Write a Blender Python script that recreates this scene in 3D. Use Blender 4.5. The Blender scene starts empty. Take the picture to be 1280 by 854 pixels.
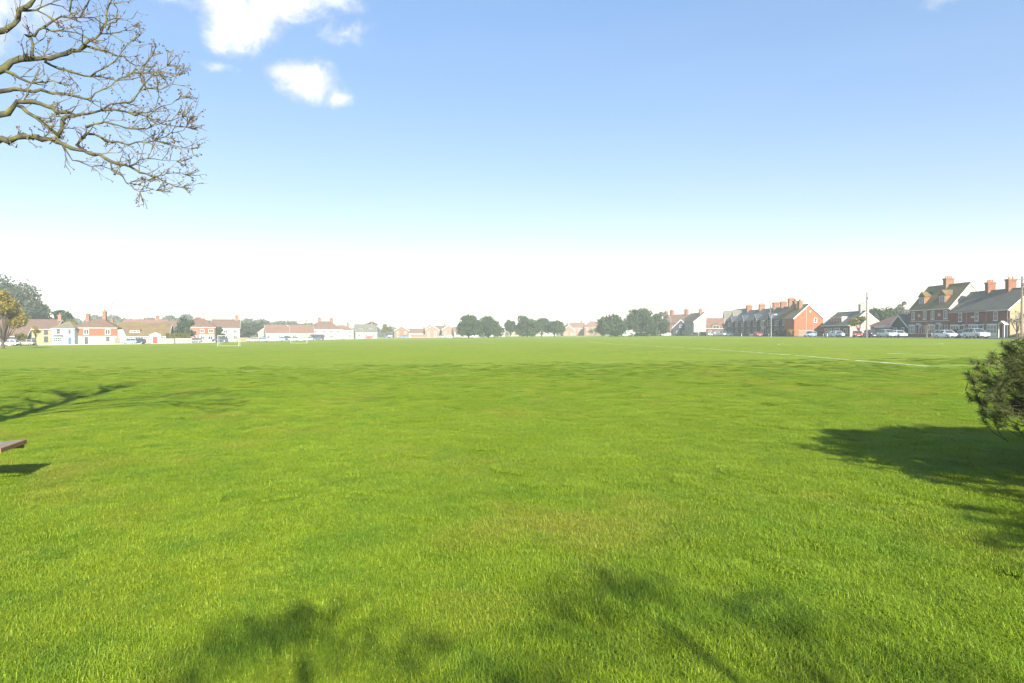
import bpy, math, random
import numpy as np
from mathutils import Vector, Matrix, Euler
R = math.radians
SC = bpy.context.scene
COL = SC.collection

# ------------------------------------------------------------------ camera, world, sun, exposure
F = 850.0                       # focal length in pixels of the 1280 px wide picture
HOR = 417.7                     # row of the horizon
cam = bpy.data.cameras.new('camera'); cam.lens = F / 1280 * 36; cam.sensor_width = 36
cam.clip_end = 6000; cam.clip_start = 0.05
camo = bpy.data.objects.new('camera', cam); COL.objects.link(camo)
camo.location = (0, 0, 1.6)
camo.rotation_euler = (R(90) - math.atan((427 - HOR) / F), 0, 0)
SC.camera = camo

SUN = Vector((0.62, -1.95, 1.0)).normalized()       # direction towards the sun: behind, a little to the right
EL = math.asin(SUN.z); AZ = math.atan2(SUN.x, SUN.y)
sl = bpy.data.lights.new('sun', 'SUN'); sl.energy = 4.0; sl.angle = R(0.55); sl.color = (1.0, 0.95, 0.84)
so = bpy.data.objects.new('sun', sl); COL.objects.link(so)
so.rotation_euler = SUN.to_track_quat('Z', 'Y').to_euler(); so.location = (40, -120, 80)

W = bpy.data.worlds.new('World'); SC.world = W; W.use_nodes = True
SKY_SAT = 1.85; SKY_HUE = 0.507; SKY_GAM = 0.48
def build_world():
    nt = W.node_tree; N = nt.nodes; L = nt.links
    for n in list(N): N.remove(n)
    out = N.new('ShaderNodeOutputWorld'); bg = N.new('ShaderNodeBackground'); bg.inputs['Strength'].default_value = 0.14
    sky = N.new('ShaderNodeTexSky'); sky.sky_type = 'NISHITA'; sky.sun_disc = False
    sky.sun_elevation = EL; sky.sun_rotation = AZ
    sky.altitude = 0; sky.air_density = 1.0; sky.dust_density = 0.25; sky.ozone_density = 1.6
    tc = N.new('ShaderNodeTexCoord')
    nz = N.new('ShaderNodeTexNoise'); nz.inputs['Scale'].default_value = 17; nz.inputs['Detail'].default_value = 10
    nz.inputs['Roughness'].default_value = 0.62; nz.inputs['Distortion'].default_value = 0.25
    L.new(tc.outputs['Generated'], nz.inputs['Vector'])
    wn = N.new('ShaderNodeTexNoise'); wn.inputs['Scale'].default_value = 9; wn.inputs['Detail'].default_value = 5; L.new(tc.outputs['Generated'], wn.inputs['Vector'])
    wsub = N.new('ShaderNodeVectorMath'); wsub.operation = 'SUBTRACT'; L.new(wn.outputs['Color'], wsub.inputs[0]); wsub.inputs[1].default_value = (.5, .5, .5)
    wmul = N.new('ShaderNodeVectorMath'); wmul.operation = 'SCALE'; wmul.inputs['Scale'].default_value = 0.07; L.new(wsub.outputs[0], wmul.inputs[0])
    wadd = N.new('ShaderNodeVectorMath'); wadd.operation = 'ADD'; L.new(tc.outputs['Generated'], wadd.inputs[0]); L.new(wmul.outputs[0], wadd.inputs[1])
    def math_(op, a, b=None, clamp=False):
        m = N.new('ShaderNodeMath'); m.operation = op; m.use_clamp = clamp
        for i, v in enumerate((a, b)):
            if v is None: continue
            if isinstance(v, (int, float)): m.inputs[i].default_value = v
            else: L.new(v, m.inputs[i])
        return m.outputs[0]
    # small fair-weather clouds, spread over the whole sky: (direction, radius across, radius up)
    spots = []
    for px, py, rx, ry, st in ((304, 22, 50, 50, 1.0), (322, 44, 30, 26, .85), (350, -2, 80, 30, .9), (420, 4, 64, 22, .55), (425, 44, 54, 20, .36), (384, 104, 44, 30, .95), (416, 120, 30, 18, .65), (352, 92, 24, 16, .55),
                           (-30, 40, 44, 56, .9), (-80, -20, 110, 52, 1.0), (352, -40, 90, 32, 1.0), (215, 4, 50, 10, .38), (268, 85, 40, 9, .34), (1172, 8, 28, 14, .28), (1296, 140, 28, 22, .4)):
        spots.append((Vector(((px - 640) / F, 1, (HOR - py) / F)).normalized(), rx / F, ry / F, st))
    rng = random.Random(4)
    for k in range(12):
        a = rng.uniform(0.9, 2 * math.pi - 0.9); e = rng.uniform(0.35, 0.85)
        spots.append((Vector((math.sin(a) * math.cos(e), math.cos(a) * math.cos(e), math.sin(e))), rng.uniform(.07, .16), rng.uniform(.04, .08), rng.uniform(.4, 1)))
    acc = None
    for c, rx, ry, st in spots:
        right = Vector((c.y, -c.x, 0)).normalized(); up = right.cross(c)
        def dot(v):
            d = N.new('ShaderNodeVectorMath'); d.operation = 'DOT_PRODUCT'
            L.new(wadd.outputs[0], d.inputs[0]); d.inputs[1].default_value = v
            return d.outputs['Value']
        a = math_('DIVIDE', dot(right), rx); b = math_('DIVIDE', dot(up), ry)
        q = math_('ADD', math_('MULTIPLY', a, a), math_('MULTIPLY', b, b))
        fwd = math_('GREATER_THAN', dot(c), 0.0)
        m = math_('MULTIPLY', math_('SUBTRACT', 1.0, math_('SQRT', q), clamp=True), fwd); m = math_('MULTIPLY', m, 1.7*st)
        acc = m if acc is None else math_('MAXIMUM', acc, m)
    dens = math_('ADD', acc, math_('MULTIPLY', math_('SUBTRACT', nz.outputs['Fac'], 0.5), 3.0))
    gate = math_('MULTIPLY', acc, 3.2, clamp=True)
    ss = N.new('ShaderNodeMapRange'); ss.interpolation_type = 'SMOOTHSTEP'
    ss.inputs['From Min'].default_value = 0.08; ss.inputs['From Max'].default_value = 1.4
    L.new(dens, ss.inputs['Value'])
    alpha = math_('MULTIPLY', math_('MULTIPLY', ss.outputs['Result'], gate), .95)
    # faint high veil
    nz2 = N.new('ShaderNodeTexNoise'); nz2.inputs['Scale'].default_value = 2.2; nz2.inputs['Detail'].default_value = 5
    mp = N.new('ShaderNodeMapping'); mp.inputs['Scale'].default_value = (1, 1, 5); L.new(tc.outputs['Generated'], mp.inputs['Vector']); L.new(mp.outputs[0], nz2.inputs['Vector'])
    veil = math_('MULTIPLY', math_('SUBTRACT', nz2.outputs['Fac'], 0.45, clamp=True), 0.12)
    mixv = N.new('ShaderNodeMixRGB'); mixv.inputs[2].default_value = (2.6, 2.75, 2.9, 1); L.new(veil, mixv.inputs[0]); hs = N.new('ShaderNodeHueSaturation'); hs.inputs['Saturation'].default_value = SKY_SAT; hs.inputs['Hue'].default_value = SKY_HUE; gm = N.new('ShaderNodeGamma'); gm.inputs['Gamma'].default_value = SKY_GAM; L.new(sky.outputs[0], gm.inputs['Color']); L.new(gm.outputs[0], hs.inputs['Color']); tn = N.new('ShaderNodeMixRGB'); tn.blend_type = 'MULTIPLY'; tn.inputs[0].default_value = 1; tn.inputs[2].default_value = (1.26, 1.08, 1.06, 1); L.new(hs.outputs[0], tn.inputs[1]); L.new(tn.outputs[0], mixv.inputs[1])
    cr = N.new('ShaderNodeMapRange'); cr.inputs['From Min'].default_value = 0.3; cr.inputs['From Max'].default_value = 1.0
    cr.inputs['To Min'].default_value = 2.15; cr.inputs['To Max'].default_value = 2.8; L.new(dens, cr.inputs['Value'])
    cc = N.new('ShaderNodeCombineColor'); 
    L.new(cr.outputs[0], cc.inputs[0]); L.new(math_('MULTIPLY', cr.outputs[0], 1.01), cc.inputs[1]); L.new(math_('MULTIPLY', cr.outputs[0], 1.03), cc.inputs[2])
    mix = N.new('ShaderNodeMixRGB'); L.new(alpha, mix.inputs[0]); L.new(mixv.outputs[0], mix.inputs[1]); L.new(cc.outputs[0], mix.inputs[2])
    L.new(mix.outputs[0], bg.inputs['Color']); L.new(bg.outputs[0], out.inputs['Surface'])
build_world()

vs = SC.view_settings
vs.view_transform = 'Standard'; vs.look = 'None'; vs.gamma = 1.0; vs.use_curve_mapping = False
vs.exposure = 1.65
cy = SC.cycles
cy.use_denoising = True; cy.max_bounces = 7; cy.diffuse_bounces = 3; cy.glossy_bounces = 3; cy.transmission_bounces = 4
cy.volume_bounces = 1; cy.transparent_max_bounces = 8; cy.use_adaptive_sampling = False
cy.sample_clamp_indirect = 4.0

# ------------------------------------------------------------------ helpers
def gz(x):                       # the field tilts gently: higher on the right
    return 2.53 * math.tanh(x / 220.0)
def P(px, d):                    # a bearing in the photograph and a distance give a place on the ground
    x = (px - 640) / F * d
    return x, d
MATS = {}
def lin(c):
    return tuple((v / 12.92 if v <= 0.04045 else ((v + .055) / 1.055) ** 2.4) for v in c)
def mat(name, col, rough=0.8, col2=None, scale=3.0, metallic=0.0, detail=4, bump=0.0, bscale=None, spec=0.3, stripes=None, obj_rand=0.0):
    if name in MATS: return MATS[name]
    m = bpy.data.materials.new(name); m.use_nodes = True
    nt = m.node_tree; N = nt.nodes; L = nt.links
    b = N['Principled BSDF']; b.inputs['Roughness'].default_value = rough; b.inputs['Metallic'].default_value = metallic
    b.inputs['Specular IOR Level'].default_value = spec
    src = None
    tc = N.new('ShaderNodeTexCoord')
    if col2 is not None:
        nz = N.new('ShaderNodeTexNoise'); nz.inputs['Scale'].default_value = scale; nz.inputs['Detail'].default_value = detail
        L.new(tc.outputs['Object'], nz.inputs['Vector'])
        r = N.new('ShaderNodeMapRange'); r.inputs['From Min'].default_value = .33; r.inputs['From Max'].default_value = .67
        L.new(nz.outputs['Fac'], r.inputs['Value'])
        mx = N.new('ShaderNodeMixRGB'); mx.inputs[1].default_value = (*col, 1); mx.inputs[2].default_value = (*col2, 1)
        L.new(r.outputs[0], mx.inputs[0]); src = mx.outputs[0]
    else:
        rgb = N.new('ShaderNodeRGB'); rgb.outputs[0].default_value = (*col, 1); src = rgb.outputs[0]
    if stripes:                  # courses of tiles or boards: slight tone and relief, running level
        wv = N.new('ShaderNodeTexWave'); wv.bands_direction = 'Z'; wv.wave_profile = 'SAW'; wv.inputs['Scale'].default_value = stripes[0]
        wv.inputs['Distortion'].default_value = 0.6; wv.inputs['Detail'].default_value = 1
        L.new(tc.outputs['Object'], wv.inputs['Vector'])
        mm = N.new('ShaderNodeMixRGB'); mm.blend_type = 'MULTIPLY'; mm.inputs[0].default_value = stripes[1]
        L.new(src, mm.inputs[1]); L.new(wv.outputs['Color'], mm.inputs[2]); src = mm.outputs[0]
    L.new(src, b.inputs['Base Color'])
    if bump:
        n2 = N.new('ShaderNodeTexNoise'); n2.inputs['Scale'].default_value = bscale or scale * 6; n2.inputs['Detail'].default_value = 3
        L.new(tc.outputs['Object'], n2.inputs['Vector'])
        bp = N.new('ShaderNodeBump'); bp.inputs['Strength'].default_value = bump; bp.inputs['Distance'].default_value = 0.03
        L.new(n2.outputs['Fac'], bp.inputs['Height']); L.new(bp.outputs[0], b.inputs['Normal'])
    MATS[name] = m
    return m

class MB:
    def __init__(s): s.v = []; s.f = []
    def add(s, vs, fs):
        o = len(s.v); s.v.extend([tuple(p) for p in vs]); s.f.extend([tuple(i + o for i in f) for f in fs]); return s
    def box(s, x0, x1, y0, y1, z0, z1):
        return s.add([(x0,y0,z0),(x1,y0,z0),(x1,y1,z0),(x0,y1,z0),(x0,y0,z1),(x1,y0,z1),(x1,y1,z1),(x0,y1,z1)],
                     [(0,3,2,1),(4,5,6,7),(0,1,5,4),(1,2,6,5),(2,3,7,6),(3,0,4,7)])
    def prism(s, prof, a0, a1, axis):    # closed profile (u,v) extruded along axis 'x' (u=y,v=z) or 'y' (u=x,v=z)
        n = len(prof); vs = []
        for a in (a0, a1):
            for u, v in prof: vs.append((a, u, v) if axis == 'x' else (u, a, v))
        fs = [tuple(range(n - 1, -1, -1)), tuple(range(n, 2 * n))] + [(i, (i + 1) % n, (i + 1) % n + n, i + n) for i in range(n)]
        return s.add(vs, fs)
    def tube(s, pts, rads, n=6, cap=True):
        pts = [Vector(p) for p in pts]; rings = []
        up = Vector((0.13, 0.21, 0.97))
        o = len(s.v); k = len(pts)
        for i, p in enumerate(pts):
            t = (pts[min(i + 1, k - 1)] - pts[max(i - 1, 0)])
            t = t.normalized() if t.length > 1e-9 else Vector((0, 0, 1))
            a = t.cross(up)
            if a.length < 1e-3: a = t.cross(Vector((1, 0, 0)))
            a.normalize(); b = t.cross(a)
            r = rads[i] if not isinstance(rads, (int, float)) else rads
            for j in range(n):
                w = 2 * math.pi * j / n
                s.v.append(tuple(p + a * (r * math.cos(w)) + b * (r * math.sin(w))))
        for i in range(k - 1):
            for j in range(n):
                s.f.append((o + i*n + j, o + i*n + (j+1) % n, o + (i+1)*n + (j+1) % n, o + (i+1)*n + j))
        if cap:
            s.f.append(tuple(o + j for j in range(n - 1, -1, -1))); s.f.append(tuple(o + (k-1)*n + j for j in range(n)))
        return s
    def build(s, name, m, parent=None, smooth=False):
        me = bpy.data.meshes.new(name); me.from_pydata(s.v, [], s.f); me.update()
        if m: me.materials.append(m)
        if smooth:
            me.polygons.foreach_set('use_smooth', [True] * len(me.polygons))
        o = bpy.data.objects.new(name, me); COL.objects.link(o)
        if parent: o.parent = parent
        return o
def tag(o, label=None, cat=None, group=None, kind=None):
    if label: o['label'] = label
    if cat: o['category'] = cat
    if group: o['group'] = group
    if kind: o['kind'] = kind
    return o
def empty(name, x, y, z=None, rz=0.0, label=None, cat=None, group=None):
    o = bpy.data.objects.new(name, None); COL.objects.link(o)
    o.location = (x, y, gz(x) if z is None else z); o.rotation_euler = (0, 0, rz); o.empty_display_size = 0.3
    return tag(o, label, cat, group)
def copy_tree(o, parent=None):
    c = o.copy(); COL.objects.link(c); c.parent = parent
    for ch in list(o.children): copy_tree(ch, c)
    return c
def quads_np(name, m, centers, u, v, parent=None, tint=None):
    """Leaf faces: one quad per centre, spanned by u and v (numpy n x 3)."""
    n = len(centers)
    V = np.empty((n, 4, 3)); V[:, 0] = centers - u - v; V[:, 1] = centers + u - v; V[:, 2] = centers + u + v; V[:, 3] = centers - u + v
    me = bpy.data.meshes.new(name)
    me.vertices.add(4 * n); me.vertices.foreach_set('co', V.reshape(-1))
    me.loops.add(4 * n); me.loops.foreach_set('vertex_index', np.arange(4 * n, dtype=np.int32))
    me.polygons.add(n); me.polygons.foreach_set('loop_start', np.arange(0, 4 * n, 4, dtype=np.int32))
    me.polygons.foreach_set('loop_total', np.full(n, 4, dtype=np.int32))
    if tint is not None:
        a = me.attributes.new('tint', 'FLOAT', 'POINT'); a.data.foreach_set('value', np.repeat(tint, 4).astype(np.float32))
    me.update(); me.validate()
    me.materials.append(m)
    o = bpy.data.objects.new(name, me); COL.objects.link(o)
    if parent: o.parent = parent
    return o

def leaf_mat(name, c1, c2, trans=0.25, rough=0.6, c3=None):
    if name in MATS: return MATS[name]
    m = bpy.data.materials.new(name); m.use_nodes = True
    nt = m.node_tree; N = nt.nodes; L = nt.links
    b = N['Principled BSDF']; b.inputs['Roughness'].default_value = rough; b.inputs['Specular IOR Level'].default_value = 0.2
    at = N.new('ShaderNodeAttribute'); at.attribute_name = 'tint'
    cr = N.new('ShaderNodeValToRGB'); e = cr.color_ramp.elements
    e[0].color = (*c1, 1); e[1].color = (*c2, 1); e[0].position = 0.1; e[1].position = 0.85 if c3 is None else 0.7
    if c3 is not None:
        k = e.new(0.97); k.color = (*c3, 1)
    L.new(at.outputs['Fac'], cr.inputs[0]); L.new(cr.outputs[0], b.inputs['Base Color'])
    t = N.new('ShaderNodeBsdfTranslucent'); L.new(cr.outputs[0], t.inputs['Color'])
    mx = N.new('ShaderNodeMixShader'); mx.inputs[0].default_value = trans
    L.new(b.outputs[0], mx.inputs[1]); L.new(t.outputs[0], mx.inputs[2]); L.new(mx.outputs[0], N['Material Output'].inputs['Surface'])
    MATS[name] = m
    return m

# ------------------------------------------------------------------ ground and grass
def grass_color_nodes(nt):
    """World-space tone of the turf: lusher, yellower and thin brownish patches. Returns colour socket."""
    N = nt.nodes; L = nt.links
    g = N.new('ShaderNodeNewGeometry')
    def noise(sc, det, off):
        mp = N.new('ShaderNodeMapping'); mp.inputs['Location'].default_value = (off, off * .7, 0); L.new(g.outputs['Position'], mp.inputs['Vector'])
        n = N.new('ShaderNodeTexNoise'); n.inputs['Scale'].default_value = sc; n.inputs['Detail'].default_value = det; n.inputs['Roughness'].default_value = .6
        L.new(mp.outputs[0], n.inputs['Vector'])
        return n.outputs['Fac']
    def ramp(f, a, b):
        r = N.new('ShaderNodeMapRange'); r.inputs['From Min'].default_value = a; r.inputs['From Max'].default_value = b; L.new(f, r.inputs['Value']); return r.outputs[0]
    def mixc(f, c1, c2, amt=None):
        x = N.new('ShaderNodeMixRGB')
        if amt is not None:
            mu = N.new('ShaderNodeMath'); mu.operation = 'MULTIPLY'; mu.inputs[1].default_value = amt; L.new(f, mu.inputs[0]); f = mu.outputs[0]
        L.new(f, x.inputs[0])
        for i, c in ((1, c1), (2, c2)):
            if isinstance(c, tuple): x.inputs[i].default_value = (*c, 1)
            else: L.new(c, x.inputs[i])
        return x.outputs[0]
    c = mixc(ramp(noise(0.22, 4, 3.0), .38, .62), (0.248, 0.355, 0.018), (0.330, 0.405, 0.022))
    c = mixc(ramp(noise(1.5, 5, 11.0), .48, .66), c, (0.155, 0.285, 0.020), .9)
    c = mixc(ramp(noise(0.42, 7, 27.0), .54, .70), c, (0.430, 0.345, 0.060), 0.75)
    c = mixc(ramp(noise(0.035, 3, 51.0), .40, .62), c, (0.290, 0.395, 0.024), 0.6)
    return c

def build_ground():
    xs = sorted(set([-2000, -1500, -1000, -700, -500, -400, -320] + list(range(-280, 281, 20)) + [320, 400, 500, 700, 1000, 1500, 2000]))
    ys = [-300, -60, 0, 60, 150, 300, 500, 800, 1200, 2200]
    v = [(x, y, gz(x)) for y in ys for x in xs]; n = len(xs)
    f = [(j*n+i, j*n+i+1, (j+1)*n+i+1, (j+1)*n+i) for j in range(len(ys)-1) for i in range(n-1)]
    m = bpy.data.materials.new('turf'); m.use_nodes = True; nt = m.node_tree; N = nt.nodes; L = nt.links
    b = N['Principled BSDF']; b.inputs['Roughness'].default_value = .9; b.inputs['Specular IOR Level'].default_value = .1
    c = grass_color_nodes(nt)
    g = N.new('ShaderNodeNewGeometry')
    n1 = N.new('ShaderNodeTexNoise'); n1.inputs['Scale'].default_value = 3.5; n1.inputs['Detail'].default_value = 6; n1.inputs['Roughness'].default_value = .7
    L.new(g.outputs['Position'], n1.inputs['Vector'])
    r = N.new('ShaderNodeMapRange'); r.inputs['From Min'].default_value = .3; r.inputs['From Max'].default_value = .7; r.inputs['To Min'].default_value = .52; r.inputs['To Max'].default_value = .76
    L.new(n1.outputs['Fac'], r.inputs['Value'])
    mu = N.new('ShaderNodeMixRGB'); mu.blend_type = 'MULTIPLY'; mu.inputs[0].default_value = 1; L.new(c, mu.inputs[1]); L.new(r.outputs[0], mu.inputs[2])
    L.new(mu.outputs[0], b.inputs['Base Color'])
    bp = N.new('ShaderNodeBump'); bp.inputs['Strength'].default_value = .5; bp.inputs['Distance'].default_value = .08
    L.new(n1.outputs['Fac'], bp.inputs['Height']); L.new(bp.outputs[0], b.inputs['Normal'])
    mb = MB(); mb.v = v; mb.f = f
    o = mb.build('ground', m, smooth=True); tag(o, kind='structure')
build_ground()

def fnoise(x, y, s, seed):      # cheap smooth value noise for tuft heights
    r = np.random.RandomState(seed); T = r.rand(64, 64)
    u = x / s; w = y / s; iu = np.floor(u).astype(int); iw = np.floor(w).astype(int); fu = u - iu; fw = w - iw
    fu = fu*fu*(3-2*fu); fw = fw*fw*(3-2*fw)
    a = T[iu % 64, iw % 64]; b = T[(iu+1) % 64, iw % 64]; c = T[iu % 64, (iw+1) % 64]; d = T[(iu+1) % 64, (iw+1) % 64]
    return (a*(1-fu)+b*fu)*(1-fw) + (c*(1-fu)+d*fu)*fw

def build_grass():
    rs = np.random.RandomState(7)
    NV = 5; S = 0.5; NB = 5200
    verts = []; faces = []; kind = []; tint = []; rot = []; scl = []
    base = 0
    for k in range(NV):          # turf patches: bent blades, in tufts
        ta = rs.rand(26) * 6.283; tr_ = .30 * rs.rand(26)**.6; tuft = np.stack([tr_ * np.cos(ta), tr_ * np.sin(ta)], 1)
        for j in range(NB):
            if rs.rand() < .55:
                t = tuft[rs.randint(26)]; x, y = t + rs.normal(0, .035, 2)
            else:
                rr_ = .36 * rs.rand()**.62; aa = rs.rand() * 6.283; x, y = rr_ * math.cos(aa), rr_ * math.sin(aa)
            h = float(np.clip(rs.normal(.034, .011), .014, .075)); w = rs.uniform(.0011, .0021)
            h *= float(np.clip(1.35 - math.hypot(x, y) / .36 * .75, .5, 1))
            a = rs.rand() * 6.283; lean = abs(rs.normal(.35, 1.05)) * h + .010; d = np.array([math.cos(a), math.sin(a)]); q = np.array([-d[1], d[0]]) * w
            p0 = np.array([x, y]); p1 = p0 + d * lean * .34; p2 = p0 + d * lean
            z1 = h * .62; z2 = h * rs.uniform(.50, 1.0)
            verts += [(*(p0 - q), -.004), (*(p0 + q), -.004), (*(p1 + q * .8), z1), (*(p1 - q * .8), z1), (*p2, z2)]
            faces += [(base, base+1, base+2, base+3), (base+3, base+2, base+4)]
            tv = rs.rand() ** 1.3
            tint += [tv] * 5; kind += [k] * 5; base += 5
    nb = len(verts)
    # points
    pts = []; cell = .30
    xs = np.arange(-40, 40, cell); ys = np.arange(-2.0, 40, cell)
    X, Y = np.meshgrid(xs, ys); X = X.ravel() + rs.uniform(-.10, .10, X.size); Y = Y.ravel() + rs.uniform(-.10, .10, Y.size)
    lim = 0.80 * np.abs(Y) + 2.6
    keep = (np.abs(X) < lim)
    keep &= rs.rand(X.size) < np.clip((39 - Y) / 24, 0, 1)
    # keep the painted pitch lines free of long blades
    keep &= ~((Y > 28.6) & (Y < 30.4) & (X > 17)) & ~((np.abs(X - 18.2) < .6) & (Y > 28))
    X = X[keep]; Y = Y[keep]; n = len(X)
    Z = 2.53 * np.tanh(X / 220.0)
    hh = .82 + .40 * fnoise(X, Y, 1.1, 3) * fnoise(X, Y, .55, 4) * 2 + .25 * fnoise(X, Y, 4.0, 5)
    hh *= np.clip(1.25 - Y / 36, .2, 1)
    sc = rs.uniform(.9, 1.12, n)
    verts += list(zip(X, Y, Z)); kind += list(10 + rs.randint(0, NV, n)); tint += [0] * n
    me = bpy.data.meshes.new('grass'); me.from_pydata(verts, [], faces); me.update()
    rv = np.zeros((len(verts), 3), np.float32); sv = np.ones((len(verts), 3), np.float32)
    rv[nb:, 2] = rs.rand(n) * 6.283; rv[nb:, 0] = rs.normal(0, .05, n); rv[nb:, 1] = rs.normal(0, .05, n)
    sv[nb:, 0] = sc; sv[nb:, 1] = sc; sv[nb:, 2] = hh
    me.attributes.new('patch', 'INT', 'POINT').data.foreach_set('value', np.array(kind, np.int32))
    me.attributes.new('tint', 'FLOAT', 'POINT').data.foreach_set('value', np.array(tint, np.float32))
    me.attributes.new('rot', 'FLOAT_VECTOR', 'POINT').data.foreach_set('vector', rv.ravel())
    me.attributes.new('scl', 'FLOAT_VECTOR', 'POINT').data.foreach_set('vector', sv.ravel())
    # material
    m = bpy.data.materials.new('grass_blade'); m.use_nodes = True; nt = m.node_tree; N = nt.nodes; L = nt.links
    c = grass_color_nodes(nt)
    at = N.new('ShaderNodeAttribute'); at.attribute_name = 'tint'
    cr = N.new('ShaderNodeValToRGB'); e = cr.color_ramp.elements
    e[0].position = 0; e[0].color = (.66, .78, .6, 1); e[1].position = 1; e[1].color = (1.35, 1.15, 2.0, 1)
    k = e.new(.55); k.color = (1.02, 1.04, 1.0, 1); k = e.new(.86); k.color = (1.16, 1.10, 1.2, 1)
    L.new(at.outputs['Fac'], cr.inputs[0])
    mu = N.new('ShaderNodeMixRGB'); mu.blend_type = 'MULTIPLY'; mu.inputs[0].default_value = 1; L.new(c, mu.inputs[1]); L.new(cr.outputs[0], mu.inputs[2])
    b = N['Principled BSDF']; b.inputs['Roughness'].default_value = .5; b.inputs['Specular IOR Level'].default_value = .28
    L.new(mu.outputs[0], b.inputs['Base Color'])
    t = N.new('ShaderNodeBsdfTranslucent'); L.new(mu.outputs[0], t.inputs['Color'])
    mx = N.new('ShaderNodeMixShader'); mx.inputs[0].default_value = .42
    L.new(b.outputs[0], mx.inputs[1]); L.new(t.outputs[0], mx.inputs[2]); L.new(mx.outputs[0], N['Material Output'].inputs['Surface'])
    me.materials.append(m)
    o = bpy.data.objects.new('grass', me); COL.objects.link(o)
    tag(o, 'short bright green turf of the playing field', 'grass', kind='stuff')
    # instances of the patches on the points
    g = bpy.data.node_groups.new('grass_patches', 'GeometryNodeTree')
    g.interface.new_socket('Geometry', in_out='INPUT', socket_type='NodeSocketGeometry'); g.interface.new_socket('Geometry', in_out='OUTPUT', socket_type='NodeSocketGeometry')
    N = g.nodes; L = g.links
    gi = N.new('NodeGroupInput'); go = N.new('NodeGroupOutput'); jn = N.new('GeometryNodeJoinGeometry')
    def attr(nm, ty):
        a = N.new('GeometryNodeInputNamedAttribute'); a.data_type = ty; a.inputs['Name'].default_value = nm; return a.outputs['Attribute']
    def sep(val):
        cmp_ = N.new('FunctionNodeCompare'); cmp_.data_type = 'INT'; cmp_.operation = 'EQUAL'
        L.new(attr('patch', 'INT'), cmp_.inputs[2]); cmp_.inputs[3].default_value = val
        s = N.new('GeometryNodeSeparateGeometry'); s.domain = 'POINT'
        L.new(gi.outputs[0], s.inputs['Geometry']); L.new(cmp_.outputs[0], s.inputs['Selection'])
        return s.outputs[0]
    for k in range(NV):
        ip = N.new('GeometryNodeInstanceOnPoints')
        L.new(sep(10 + k), ip.inputs['Points']); L.new(sep(k), ip.inputs['Instance'])
        ra = N.new('FunctionNodeEulerToRotation'); L.new(attr('rot', 'FLOAT_VECTOR'), ra.inputs[0]); L.new(ra.outputs[0], ip.inputs['Rotation'])
        L.new(attr('scl', 'FLOAT_VECTOR'), ip.inputs['Scale'])
        L.new(ip.outputs[0], jn.inputs[0])
    L.new(jn.outputs[0], go.inputs[0])
    md = o.modifiers.new('patches', 'NODES'); md.node_group = g
build_grass()
#PART2
# ------------------------------------------------------------------ materials of the built things
M_WHITE = mat('white_render', (.33, .315, .28), .85, (.29, .275, .245), .8)
M_CREAM = mat('cream_render', (.31, .255, .145), .85, (.275, .23, .135), .8)
M_PALEBLUE = mat('pale_blue_render', (.33, .385, .42), .85, (.30, .35, .39), .8)
M_BRICK = mat('red_brick', (.23, .085, .062), .9, (.175, .068, .053), 2.2, stripes=(4.2, .22), bump=.3)
M_BRICKO = mat('orange_brick', (.38, .125, .058), .9, (.32, .105, .05), 2.0, stripes=(4.2, .15), bump=.3)
M_BRICKC = mat('chimney_brick', (.27, .115, .068), .9, (.21, .092, .058), 2.0, stripes=(4.2, .15), bump=.3)
M_BRICKD = mat('dark_brick', (.135, .10, .10), .9, (.10, .08, .085), 2.2, stripes=(4.2, .2), bump=.3)
M_BRICKB = mat('brown_brick', (.26, .14, .085), .9, (.21, .115, .075), 2.2, stripes=(4.2, .18))
M_BRICKP = mat('pink_brick', (.33, .175, .125), .9, (.28, .15, .11), 2.0, stripes=(4.2, .15))
M_TILEHUNG = mat('hung_tiles', (.30, .12, .065), .85, (.25, .10, .055), 1.6, stripes=(5.0, .3))
M_TILE = mat('brown_roof_tiles', (.20, .125, .09), .85, (.15, .10, .075), 1.1, stripes=(4.5, .4), bump=.3)
M_TILER = mat('red_roof_tiles', (.235, .135, .10), .85, (.19, .11, .082), 1.1, stripes=(4.5, .35))
M_TILEL = mat('lichen_roof_tiles', (.20, .145, .05), .9, (.14, .10, .07), .55, stripes=(4.5, .35), bump=.3)
M_SLATE = mat('slate', (.17, .158, .125), .7, (.13, .122, .10), .8, stripes=(4.5, .35), bump=.2)
M_SLATEL = mat('lichen_slate', (.165, .15, .11), .8, (.24, .19, .065), .35, stripes=(4.5, .3), bump=.2)
M_SLATEG = mat('green_slate', (.11, .14, .125), .75, (.09, .11, .11), .8, stripes=(4.5, .35))
M_TRIM = mat('white_paint', (.68, .68, .66), .5)
M_GREYTRIM = mat('grey_paint', (.35, .38, .38), .6)
M_GLASS = mat('window_glass', (.05, .065, .075), .12, spec=.6)
M_DOORR = mat('red_door_paint', (.30, .05, .045), .5)
M_DOORD = mat('dark_door_paint', (.06, .07, .08), .5)
M_DOORB = mat('blue_door_paint', (.07, .13, .22), .5)
M_POT = mat('terracotta', (.36, .17, .09), .85, (.28, .15, .09), 6)
M_LEAD = mat('lead_flashing', (.26, .27, .28), .6)
M_BOARD = mat('dark_weatherboard', (.055, .07, .09), .8, (.045, .055, .07), 2, stripes=(3.0, .5))
M_WOOD = mat('weathered_wood', (.25, .21, .165), .85, (.19, .16, .12), 5, bump=.3)
M_POLEW = mat('pole_wood', (.20, .16, .12), .9, (.15, .12, .09), 4)
M_STEEL = mat('grey_steel', (.45, .47, .47), .5, metallic=.3)
M_CONC = mat('pale_concrete', (.52, .49, .44), .9, (.45, .42, .38), 2)

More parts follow.
